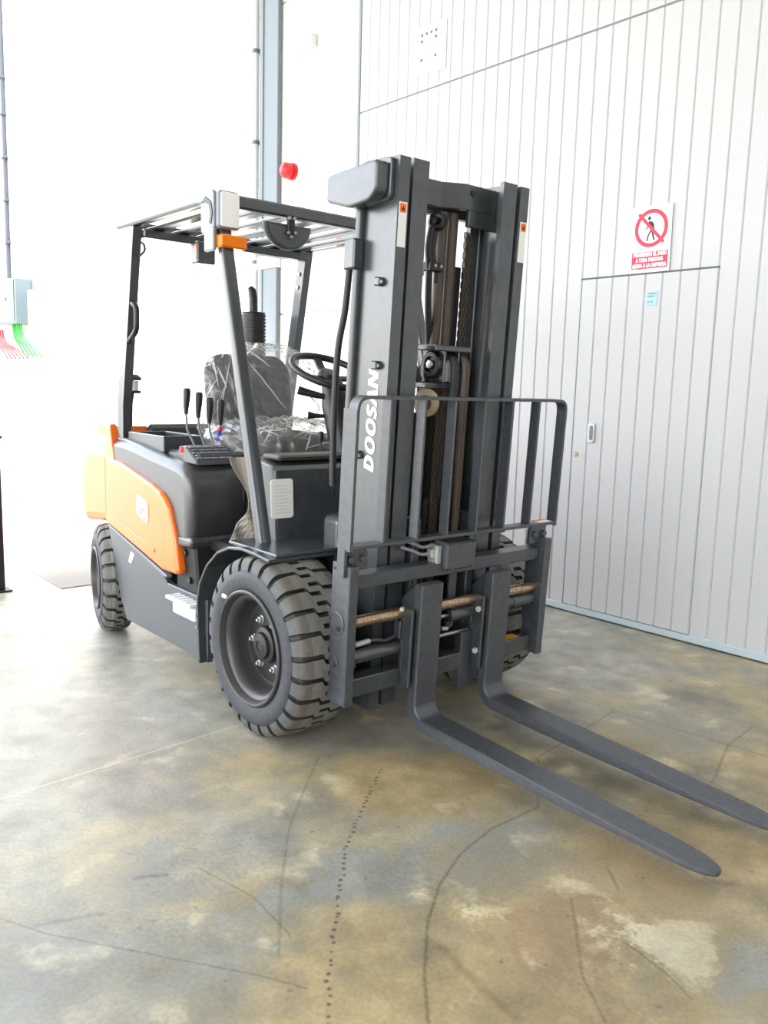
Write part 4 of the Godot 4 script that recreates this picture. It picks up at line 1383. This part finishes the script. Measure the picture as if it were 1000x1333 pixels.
func make_carriage() -> void:
	var st: SurfaceTool
	# end plates
	for s in [-1.0, 1.0]:
		st = begin()
		var xo: float = s * 0.532
		var xi: float = s * 0.492
		prism(st, [Vector2(0.328, 0.237), Vector2(0.43, 0.237), Vector2(0.43, 0.74), Vector2(0.328, 0.74)], 0, xo, xi, 0.003)
		var ep := obj("carriage_end_plate", st, M.fork_paint, F, mast_pose)
		if s < 0:
			for q in [Vector2(0.345, 0.72), Vector2(0.405, 0.715)]:
				bolt("plate_screw", M.hub_black, ep, Vector3(-0.532, q.y, q.x), Vector3(-1, 0, 0), 0.006, 0.002)
			for q in [[0.37, 0.528, 0.042], [0.362, 0.385, 0.026]]:
				st = begin()
				lathe(st, [Vector2(q[2], -0.002), Vector2(q[2], 0.003), Vector2(q[2] - 0.004, 0.004), Vector2(q[2] - 0.005, 0.0008), Vector2(0, 0.0008)], along(Vector3(-0.532, q[1], q[0]), Vector3(-1, 0, 0)), 26)
				obj("shaft_end_cap", st, M.fork_paint, ep)
				bolt("plate_screw", M.hub_black, ep, Vector3(-0.533, q[1] - q[2] * 0.4, q[0] + q[2] * 0.3), Vector3(-1, 0, 0), q[2] * 0.26, 0.003)
		# bracket that carries the backrest
		st = begin()
		prism(st, [Vector2(s * 0.43, 0.715), Vector2(s * 0.53, 0.715), Vector2(s * 0.53, 0.812), Vector2(s * 0.455, 0.812), Vector2(s * 0.43, 0.775)], 2, 0.375, 0.395, 0.003)
		var bk := obj("backrest_bracket", st, M.charcoal_paint, F, mast_pose)
		for x in [0.455, 0.51]:
			bolt("bolt", M.fork_paint, bk, Vector3(s * x, 0.757, 0.395), Vector3(0, 0, 1), 0.014, 0.012)
	# bars
	st = begin()
	box(st, -0.492, 0.492, 0.648, 0.698, 0.335, 0.402, 0.004)
	obj("upper_carriage_bar", st, M.fork_paint, F, mast_pose)
	st = begin()
	box(st, -0.492, 0.492, 0.247, 0.315, 0.335, 0.398, 0.004)
	var lb := obj("lower_carriage_bar", st, M.charcoal_paint, F, mast_pose)
	st = begin()
	box(st, 0.345, 0.425, 0.3148, 0.3165, 0.345, 0.385, 0.0)
	obj("yellow_sticker", st, M.sticker_yellow, lb)
	st = begin()
	box(st, 0.065, 0.15, 0.165, 0.40, 0.36, 0.40, 0.004)
	obj("bar_bracket", st, M.charcoal_paint, F, mast_pose)
	# back plates of the inner carriage that ride on the mast
	st = begin()
	box(st, -0.17, -0.13, 0.24, 0.86, 0.22, 0.335, 0.004)
	box(st, 0.13, 0.17, 0.24, 0.86, 0.22, 0.335, 0.004)
	obj("roller_plate", st, M.charcoal_paint, F, mast_pose)
	st = begin()
	lathe(st, [Vector2(0.0215, -0.49), Vector2(0.0215, 0.40), Vector2(0.0235, 0.40), Vector2(0.0235, 0.403), Vector2(0.0215, 0.403), Vector2(0.0215, 0.49)], Transform3D(Basis(Vector3(0, 0, 1), -PI / 2), Vector3(0, 0.525, 0.383)), 24)
	obj("fork_shaft", st, M.shaft_bronze, F, mast_pose)
	# fork positioning cylinders
	st = begin()
	rod(st, Vector3(-0.49, 0.392, 0.375), Vector3(-0.33, 0.392, 0.375), 0.0265, 20)
	rod(st, Vector3(-0.33, 0.392, 0.375), Vector3(-0.06, 0.392, 0.375), 0.024, 20)
	var c1 := obj("fork_positioner_cylinder", st, M.charcoal_paint, F, mast_pose)
	st = begin()
	rod(st, Vector3(-0.06, 0.397, 0.375), Vector3(0.16, 0.397, 0.375), 0.009, 12)
	obj("cylinder_rod", st, M.steel, c1)
	st = begin()
	rod(st, Vector3(0.0, 0.474, 0.375), Vector3(0.36, 0.474, 0.375), 0.028, 20)
	rod(st, Vector3(0.36, 0.474, 0.375), Vector3(0.49, 0.474, 0.375), 0.0305, 20)
	c1 = obj("fork_positioner_cylinder", st, M.charcoal_paint, F, mast_pose)
	st = begin()
	rod(st, Vector3(0.0, 0.474, 0.375), Vector3(-0.12, 0.474, 0.375), 0.009, 12)
	obj("cylinder_rod", st, M.steel, c1)
	st = begin()
	tube(st, curve([Vector3(-0.44, 0.435, 0.37), Vector3(-0.36, 0.436, 0.37), Vector3(-0.30, 0.425, 0.37), Vector3(-0.23, 0.44, 0.365), Vector3(-0.15, 0.44, 0.35)]), 0.006, 8)
	tube(st, curve([Vector3(-0.06, 0.47, 0.385), Vector3(-0.05, 0.435, 0.39), Vector3(-0.02, 0.425, 0.39), Vector3(0.02, 0.435, 0.38)]), 0.006, 8)
	var hp := obj("positioner_hose", st, M.greased_strap, F, mast_pose)
	st = begin()
	rod(st, Vector3(-0.45, 0.434, 0.372), Vector3(-0.385, 0.437, 0.372), 0.0105, 10)
	rod(st, Vector3(-0.045, 0.432, 0.392), Vector3(-0.015, 0.427, 0.392), 0.009, 10)
	obj("hose_fitting", st, M.zinc, hp)
	# middle valve cover and silver block
	st = begin()
	box(st, -0.075, 0.085, 0.668, 0.775, 0.345, 0.425, 0.008)
	var vc := obj("valve_cover", st, M.fork_paint, F, mast_pose)
	for q in [Vector2(-0.05, 0.678), Vector2(0.06, 0.678)]:
		bolt("bolt", M.fork_paint, vc, Vector3(q.x, q.y, 0.425), Vector3(0, 0, 1), 0.008, 0.006)
	st = begin()
	box(st, -0.105, -0.076, 0.69, 0.765, 0.35, 0.40, 0.004)
	box(st, -0.12, -0.10, 0.715, 0.75, 0.36, 0.39, 0.004)
	obj("valve_block", st, M.zinc, F, mast_pose)
	st = begin()
	for y in [0.735, 0.763]:
		tube(st, curve([Vector3(-0.10, y, 0.375), Vector3(-0.15, y - 0.004, 0.37), Vector3(-0.19, y + 0.012, 0.36), Vector3(-0.23, y + 0.025, 0.34)]), 0.0065, 8)
	obj("valve_pipe", st, M.print_grey, F, mast_pose)
	st = begin()
	box(st, 0.015, 0.055, 0.42, 0.66, 0.345, 0.36, 0.003)
	obj("centre_strap", st, M.fork_paint, F, mast_pose)
	# forks
	fork(-0.165)
	fork(0.2095)
	# backrest: bent flat bar frame and seven uprights
	st = begin()
	var sec := [Vector2(-0.0225, -0.0055), Vector2(0.0225, -0.0055), Vector2(0.0225, 0.0055), Vector2(-0.0225, 0.0055)]
	sweep(st, fillet([Vector3(-0.537, 0.795, 0.4135), Vector3(-0.537, 1.3095, 0.4135), Vector3(0.536, 1.3095, 0.4135), Vector3(0.536, 0.795, 0.4135)], 0.045, 6), sec, Vector3(-1, 0, 0), false)
	var lbk := obj("load_backrest", st, M.fork_paint, F, mast_pose)
	st = begin()
	box(st, -0.54, 0.54, 0.801, 0.813, 0.39, 0.438, 0.002)
	obj("backrest_sill", st, M.fork_paint, lbk)
	st = begin()
	box(st, -0.5445, -0.5425, 0.80, 1.27, 0.366, 0.437, 0.0)
	box(st, -0.545, -0.531, 0.70, 0.80, 0.368, 0.41, 0.002)
	obj("backrest_stay", st, M.fork_paint, lbk)
	for x in [-0.396, -0.24, -0.093, 0.06, 0.2145, 0.369]:
		st = begin()
		box(st, x - 0.005, x + 0.005, 0.81, 1.306, 0.392, 0.436, 0.0015)
		obj("backrest_bar", st, M.fork_paint, lbk)
	st = begin()
	box(st, 0.44, 0.515, 0.8128, 0.8145, 0.396, 0.43, 0.0)
	var tg := obj("white_sticker", st, M.white_label, lbk)
	st = begin()
	box(st, 0.44, 0.515, 0.8143, 0.815, 0.396, 0.405, 0.0)
	obj("sticker_stripe", st, M.label_orange, tg)

func fork(xc: float) -> void:
	var w := 0.110
	# centreline of the inner face (z, y), thickness, width
	var secs := []
	secs.append([0.458, 0.640, Vector2(-1, 0), 0.038, 1.0])
	secs.append([0.458, 0.628, Vector2(-1, 0), 0.043, 1.0])
	secs.append([0.458, 0.200, Vector2(-1, 0), 0.044, 1.0])
	for i in range(1, 9):
		var a := PI / 2 * i / 8
		secs.append([0.458 + 0.05 * (1 - cos(a)), 0.187 - 0.05 * sin(a), Vector2(-cos(a), -sin(a)), 0.045, 1.0])
	secs.append([0.70, 0.137, Vector2(0, -1), 0.044, 1.0])
	secs.append([1.0, 0.137, Vector2(0, -1), 0.038, 1.0])
	secs.append([1.3, 0.137, Vector2(0, -1), 0.027, 0.98])
	secs.append([1.45, 0.137, Vector2(0, -1), 0.021, 0.94])
	var z1 := 1.636
	for i in range(1, 9):
		var t := i / 8.0
		var z := 1.50 + (z1 - 1.50) * sin(t * PI / 2)
		secs.append([z, 0.137 - 0.003 * t, Vector2(0, -1), 0.018 - 0.006 * t, maxf(0.03, 0.92 * pow(cos(t * PI / 2), 0.75))])
	var rings := []
	var c := 0.005
	for s in secs:
		var hw: float = w / 2 * s[4]
		var th: float = s[3]
		var k := minf(c, th * 0.3)
		var inner := Vector3(0, s[1], s[0])
		var d := Vector3(0, s[2].y, s[2].x)
		var ring := []
		var hx := minf(k, hw * 0.4)
		for q in [[-hw + hx, 0.0], [hw - hx, 0.0], [hw, k], [hw, th - k], [hw - hx, th], [-hw + hx, th], [-hw, th - k], [-hw, k]]:
			ring.append(inner + d * q[1] + Vector3(xc + q[0], 0, 0))
		rings.append(ring)
	var st := begin()
	skin(st, rings, -1, true)
	var fk := obj("fork", st, M.fork_paint, F, mast_pose)
	# eye on the shaft and slider bracket
	st = begin()
	prism(st, fillet2([Vector2(0.418, 0.64), Vector2(0.418, 0.46), Vector2(0.345, 0.475), Vector2(0.338, 0.565), Vector2(0.37, 0.60)], 0.014), 0, xc - 0.047, xc + 0.047, 0.004)
	obj("fork_eye", st, M.charcoal_paint, fk)
	st = begin()
	box(st, xc - 0.085, xc - 0.072, 0.25, 0.55, 0.40, 0.445, 0.003)
	box(st, xc - 0.085, xc - 0.055, 0.30, 0.52, 0.385, 0.402, 0.003)
	box(st, xc - 0.10, xc - 0.07, 0.43, 0.50, 0.365, 0.40, 0.003)
	obj("slider_bracket", st, M.charcoal_paint, fk)
	if xc > 0:
		bolt("slider_bolt", M.zinc, fk, Vector3(xc - 0.085, 0.495, 0.425), Vector3(-1, 0, 0.4), 0.013, 0.014)
		bolt("slider_bolt", M.zinc, fk, Vector3(xc - 0.085, 0.325, 0.425), Vector3(-1, 0, 0.4), 0.013, 0.014)
	else:
		bolt("slider_bolt", M.zinc, fk, Vector3(xc - 0.09, 0.545, 0.40), Vector3(-1, 0, 0.3), 0.010, 0.010)
		for q in [[0.075, 0.345], [0.09, 0.35], [0.07, 0.29]]:
			bolt("slider_bolt", M.zinc, fk, Vector3(xc + q[0], q[1], 0.40), Vector3(0, 0, 1), 0.007, 0.012)

func film_point(blob: Array, u: float, v: float, fn: FastNoiseLite, fold: FastNoiseLite, lift: float) -> Vector3:
	var e: float = 2.0 / blob[3]
	var cu := signf(cos(u)) * pow(absf(cos(u)), e)
	var su := signf(sin(u)) * pow(absf(sin(u)), e)
	var cv := pow(maxf(0.0, cos(v)), e)
	var sv := signf(sin(v)) * pow(absf(sin(v)), e)
	var p := Vector3(cu * cv, sv, su * cv)
	var n := p.normalized()
	p = p * blob[1]
	var q: Vector3 = p + blob[0]
	var skew := Vector3(q.x + q.y * 0.8, q.y * 0.5 - q.x * 0.4, q.z)
	p += n * (fn.get_noise_3dv(q) * 0.026 + fold.get_noise_3dv(skew) * blob[4] + 0.016 + lift)
	return Basis(Vector3.RIGHT, blob[2]) * p + blob[0]

# ------------------------------------------------------------------ things on the walls
func make_wall_things() -> void:
	var st := begin()
	# plastic film over the seat
	var film := begin()
	var fn := FastNoiseLite.new()
	fn.seed = 5
	fn.frequency = 7.0
	fn.fractal_type = FastNoiseLite.FRACTAL_RIDGED
	fn.fractal_octaves = 3
	var fold := FastNoiseLite.new()
	fold.seed = 9
	fold.frequency = 15.0
	fold.fractal_type = FastNoiseLite.FRACTAL_RIDGED
	fold.fractal_octaves = 3
	var blobs := [[Vector3(0.02, 1.25, -1.05), Vector3(0.29, 0.235, 0.14), -0.17, 3.0, 0.026], [Vector3(0.02, 1.045, -0.80), Vector3(0.33, 0.08, 0.32), 0.0, 2.6, 0.02]]
	for blob in blobs:
		var rows := []
		for i in 71:
			var ring := []
			for j in 130:
				ring.append(film_point(blob, TAU * j / 130, -PI / 2 + PI * i / 70, fn, fold, 0.0))
			rows.append(ring)
		skin(film, rows, 2, false, false)
	var pc := obj("plastic_cover", film, M.plastic_film, self)
	var rng := RandomNumberGenerator.new()
	rng.seed = 31
	var crease := mat("film_crease", Color(0.97, 0.97, 0.97, 0.3), 0.35)
	crease.transparency = BaseMaterial3D.TRANSPARENCY_ALPHA
	for k in 56:
		var blob: Array = blobs[0 if k < 26 else 1]
		var u := rng.randf_range(0.25, PI - 0.1)
		var v := rng.randf_range(-0.9, 1.1) if k < 26 else rng.randf_range(-0.5, 1.2)
		var du := rng.randf_range(-0.5, 0.5)
		var dv := rng.randf_range(0.15, 0.7) * (1.0 if rng.randf() < 0.6 else -1.0)
		var path := []
		var thick := []
		for i in 9:
			var t := i / 8.0
			var on := film_point(blob, u + du * t, v + dv * t, fn, fold, 0.002)
			var straight := film_point(blob, u, v, fn, fold, 0.006).lerp(film_point(blob, u + du, v + dv, fn, fold, 0.006), t)
			path.append(on.lerp(straight, 0.75))
			thick.append(0.25 + 0.75 * sin(PI * t))
		var cs := begin()
		tube(cs, path, rng.randf_range(0.0015, 0.0055), 6, thick)
		obj("fold_crease", cs, crease, pc)
	tag(pc, "crumpled clear plastic film wrapped over the driver's seat", "plastic cover")
	# milky sheet hanging in the foot well
	var dr := begin()
	var rows2 := []
	for i in 15:
		var y := 0.655 + 0.36 * i / 14
		var row := []
		for j in 11:
			var x := lerpf(-0.435 + 0.05 * sin(y * 17.0), -0.30, j / 10.0)
			row.append(Vector3(x, y, -0.45 + 0.012 * sin(x * 60.0 + y * 25.0)))
		for j in range(10, -1, -1):
			row.append(row[j] - Vector3(0, 0, 0.002))
		rows2.append(row)
	skin(dr, rows2, -1, false, true)
	var dsh := obj("plastic_sheet", dr, mat("milky_plastic", Color(0.78, 0.74, 0.70), 0.45), self)
	tag(dsh, "torn milky beige plastic sheet hanging in the foot well beside the front guard leg", "plastic sheet")
	# prohibition sign
	var sg := thing("prohibition_sign", "white sign with red crossed-out walking figure above red Spanish lettering band", "sign", wall_pose)
	st = begin()
	prism(st, [Vector2(-0.155, 1.975), Vector2(0.084, 1.975), Vector2(0.080, 2.322), Vector2(-0.160, 2.322)], 0, -0.010, -0.003, 0.001)
	obj("sign_board", st, M.white_label, sg)
	st = begin()
	var cz := -0.038
	var cy := 2.205
	var rings := []
	for i in 49:
		var a := TAU * i / 48
		var d := Vector3(0, sin(a), cos(a))
		rings.append([Vector3(-0.010, cy, cz) + d * 0.078, Vector3(-0.010, cy, cz) + d * 0.099, Vector3(-0.0115, cy, cz) + d * 0.099, Vector3(-0.0115, cy, cz) + d * 0.078])
	skin(st, rings, -1, true, false)
	var a45 := Vector2(0.0707, -0.0707) * 1.12
	prism(st, [Vector2(cz, cy) + a45 + Vector2(0.006, 0.006), Vector2(cz, cy) + a45 - Vector2(0.006, 0.006), Vector2(cz, cy) - a45 - Vector2(0.006, 0.006), Vector2(cz, cy) - a45 + Vector2(0.006, 0.006)], 0, -0.0119, -0.010, 0.0)
	obj("prohibition_ring", st, M.print_red, sg)
	# walking figure
	st = begin()
	var hd := []
	for i in 14:
		hd.append(Vector2(-0.052 + cos(TAU * i / 14) * 0.009, 2.257 + sin(TAU * i / 14) * 0.0105))
	prism(st, hd, 0, -0.0112, -0.010, 0.0)
	for limb in [[[-0.056, 2.243], [-0.030, 2.238], [-0.024, 2.195], [-0.042, 2.192]], [[-0.034, 2.238], [-0.020, 2.222], [-0.017, 2.196], [-0.022, 2.196], [-0.026, 2.22]], [[-0.054, 2.242], [-0.047, 2.236], [-0.058, 2.215], [-0.066, 2.196], [-0.070, 2.20]], [[-0.042, 2.195], [-0.032, 2.192], [-0.050, 2.165], [-0.054, 2.138], [-0.062, 2.138], [-0.057, 2.168]], [[-0.036, 2.195], [-0.024, 2.195], [-0.020, 2.168], [-0.012, 2.142], [-0.020, 2.140], [-0.030, 2.166]]]:
		prism(st, limb.map(func(q): return Vector2(q[0], q[1])), 0, -0.0112, -0.010, 0.0)
	obj("walking_figure", st, M.print_black, sg)
	st = begin()
	prism(st, [Vector2(-0.143, 1.995), Vector2(0.072, 1.995), Vector2(0.072, 2.083), Vector2(-0.144, 2.083)], 0, -0.0115, -0.010, 0.0)
	obj("red_band", st, M.print_red, sg)
	var face := Basis(Vector3(0, 0, 1), Vector3(0, 1, 0), Vector3(-1, 0, 0))
	var lines := [["PROHIBIDO EL PASO", 2.068, 0.200], ["A TODA PERSONA", 2.040, 0.165], ["AJENA A LA EMPRESA", 2.011, 0.205]]
	for l in lines:
		lettering("lettering", l[0], 0.027, M.white_label, sg, Transform3D(face, Vector3(-0.0115, l[1], -0.036)), l[2])
	# blue sticker
	var bs := thing("blue_sticker", "small pale blue sticker with print on the wicket door", "sticker", wall_pose)
	st = begin()
	prism(st, rounded(-0.042, 0.024, 1.80, 1.875, 0.004), 0, -0.0055, -0.003, 0.0005)
	obj("sticker_sheet", st, M.sticker_blue, bs)
	st = begin()
	for r in [[-0.034, 0.016, 1.858, 1.866], [-0.034, 0.01, 1.845, 1.852], [-0.034, -0.02, 1.815, 1.823], [-0.014, 0.0, 1.815, 1.823]]:
		prism(st, [Vector2(r[0], r[2]), Vector2(r[1], r[2]), Vector2(r[1], r[3]), Vector2(r[0], r[3])], 0, -0.006, -0.005, 0.0)
	obj("sticker_print", st, M.print_grey, bs)
	# notice sheet high on the door
	var ns := thing("notice_sheet", "white notice sheet with rows of purple and teal dots high on the door", "notice", wall_pose)
	st = begin()
	prism(st, [Vector2(-1.957, 3.425), Vector2(-1.652, 3.41), Vector2(-1.655, 3.715), Vector2(-1.955, 3.735)], 0, -0.006, -0.002, 0.0)
	obj("sheet", st, M.white_label, ns)
	var dots := [[0, 0, 1], [1, 0, 1], [2, 0, 1], [3, 0, 1], [0, 1, 1], [1, 1, 0], [2, 1, 0], [3, 1, 1], [0, 4, 1], [1, 4, 0], [2, 4, 0], [3, 4, 1]]
	for q in dots:
		st = begin()
		prism(st, rounded(-1.885 + q[0] * 0.045 - 0.011, -1.885 + q[0] * 0.045 + 0.011, 3.672 - q[1] * 0.039 - 0.0095, 3.672 - q[1] * 0.039 + 0.0095, 0.004, 2), 0, -0.0068, -0.0058, 0.0)
		obj("dot", st, M.print_purple if q[2] == 1 else M.print_teal, ns)
	# red alarm
	var al := thing("alarm_sounder", "round red alarm sounder on the white wall beside the grey column", "alarm", wall_pose)
	st = begin()
	lathe(st, [Vector2(0, 0), Vector2(0.07, 0.0), Vector2(0.07, 0.03), Vector2(0, 0.03)], along(Vector3(0.13, 3.10, -3.57), Vector3(-1, 0, 0)), 26)
	obj("alarm_base", st, M.alarm_red, al)
	st = begin()
	lathe(st, [Vector2(0.06, 0.0), Vector2(0.066, 0.03), Vector2(0.06, 0.065), Vector2(0.035, 0.085), Vector2(0, 0.09)], along(Vector3(0.10, 3.10, -3.57), Vector3(-1, 0, 0)), 26)
	obj("alarm_dome", st, M.alarm_red, al)
	# pale fire notice lower down
	var fs := thing("fire_notice", "small pale notice with a red stripe half hidden by the guard bar", "notice", wall_pose)
	one_box("notice_board", M.white_label, fs, 0.118, 0.13, 2.72, 2.84, -3.50, -3.33, 0.001)
	one_box("red_stripe", mat("print_pink", Color(0.95, 0.62, 0.66), 0.6), fs, 0.117, 0.119, 2.78, 2.83, -3.49, -3.34, 0.0)
	# emergency light
	var el := thing("emergency_light", "slim white emergency light fitting high on the white wall", "light fitting", wall_pose)
	st = begin()
	prism(st, rounded(-3.60, -3.25, 4.0, 4.10, 0.012), 0, 0.065, 0.13, 0.006)
	obj("fitting_body", st, M.pvc_white, el)
	one_box("diffuser", M.lamp_glass, el, 0.075, 0.125, 3.992, 4.001, -3.57, -3.28, 0.002)
	# downpipe
	var dp := thing("downpipe", "thin white downpipe with clips running up beside the grey column", "pipe", wall_pose)
	st = begin()
	rod(st, Vector3(0.085, 0.0, -4.085), Vector3(0.085, 9.0, -4.085), 0.030, 16)
	obj("pipe", st, M.pvc_white, dp)
	for y in [2.4, 3.42, 4.17, 5.2]:
		st = begin()
		lathe(st, [Vector2(0.028, -0.015), Vector2(0.037, -0.015), Vector2(0.037, 0.015), Vector2(0.028, 0.015)], Transform3D(Basis(), Vector3(0.085, y, -4.085)), 16)
		box(st, 0.10, 0.13, y - 0.01, y + 0.01, -4.095, -4.075, 0.0)
		obj("pipe_clip", st, M.column_grey, dp)

func make_small_things() -> void:
	var st: SurfaceTool
	# electrical cabinets far along the wall
	var c1 := thing("electrical_cabinet", "grey electrical cabinet with green cables hanging below, on the far white wall", "cabinet", wall_pose)
	one_box("cabinet_body", M.cabinet_grey, c1, -0.12, 0.13, 2.08, 2.70, -10.75, -9.95, 0.01)
	one_box("cabinet_door", M.cabinet_grey, c1, -0.135, -0.12, 2.10, 2.68, -10.72, -9.98, 0.006)
	bolt("door_lock", M.hub_black, c1, Vector3(-0.135, 2.42, -10.3), Vector3(-1, 0, 0), 0.03, 0.01)
	for k in 5:
		st = begin()
		var z := -10.45 + k * 0.09
		tube(st, curve([Vector3(0.0, 2.1, z), Vector3(0.0, 1.9, z + 0.05), Vector3(0.06, 1.75, z + 0.12 + k * 0.04), Vector3(0.11, 1.62, z + 0.16 + k * 0.07)]), 0.016, 6)
		obj("green_cable", st, M.cable_green, c1)
	var c2 := thing("electrical_cabinet", "white electrical cabinet with a narrow dark slot, right of the grey cabinet", "cabinet", wall_pose)
	one_box("cabinet_body", M.pvc_white, c2, -0.02, 0.13, 1.96, 2.52, -9.75, -9.1, 0.01)
	one_box("cabinet_slot", M.cabinet_grey, c2, -0.024, -0.018, 2.08, 2.36, -9.52, -9.49, 0.0)
	var c3 := thing("electrical_cabinet", "white cabinet with red cables hanging below, at the left edge of the view", "cabinet", wall_pose)
	one_box("cabinet_body", M.pvc_white, c3, -0.10, 0.13, 2.02, 2.72, -12.3, -10.85, 0.01)
	for k in 6:
		st = begin()
		var z := -11.5 + k * 0.11
		tube(st, curve([Vector3(0.0, 2.03, z), Vector3(0.02, 1.85, z + 0.05), Vector3(0.08, 1.72, z + 0.25 + 0.04 * k), Vector3(0.11, 1.60, z + 0.4 + 0.07 * k)]), 0.014, 6)
		obj("red_cable", st, M.cable_red, c3)
	var cd := thing("conduit", "thin dark conduit running up the far white wall above the cabinets", "conduit", wall_pose)
	st = begin()
	rod(st, Vector3(0.10, 2.78, -10.88), Vector3(0.10, 8.5, -10.84), 0.035, 10)
	obj("conduit_tube", st, M.conduit_grey, cd)
	for y in [3.3, 3.9, 4.5, 5.1, 5.6]:
		one_box("conduit_clip", M.conduit_grey, cd, 0.055, 0.13, y - 0.02, y + 0.02, -10.93, -10.80, 0.004)
	# black post
	var po := thing("barrier_post", "thin black barrier post on a square base plate at the left edge", "post", Transform3D(Basis(), Vector3(-0.772, 0, -2.78)))
	st = begin()
	box(st, -0.022, 0.022, 0.012, 0.955, -0.022, 0.022, 0.003)
	obj("post", st, M.post_black, po)
	one_box("base_plate", M.post_black, po, -0.055, 0.055, 0.0, 0.012, -0.055, 0.055, 0.003)
	one_box("top_cap", M.post_black, po, -0.034, 0.034, 0.95, 0.968, -0.034, 0.034, 0.004)
	# steel cover plate in the floor
	var pl := one_box("floor_cover_plate", M.drain_plate, self, -0.45, 0.62, 0.0, 0.006, -3.19, -2.63, 0.002)
	tag(pl, "flat dull brown steel cover plate let into the floor behind the rear wheel", "cover plate")
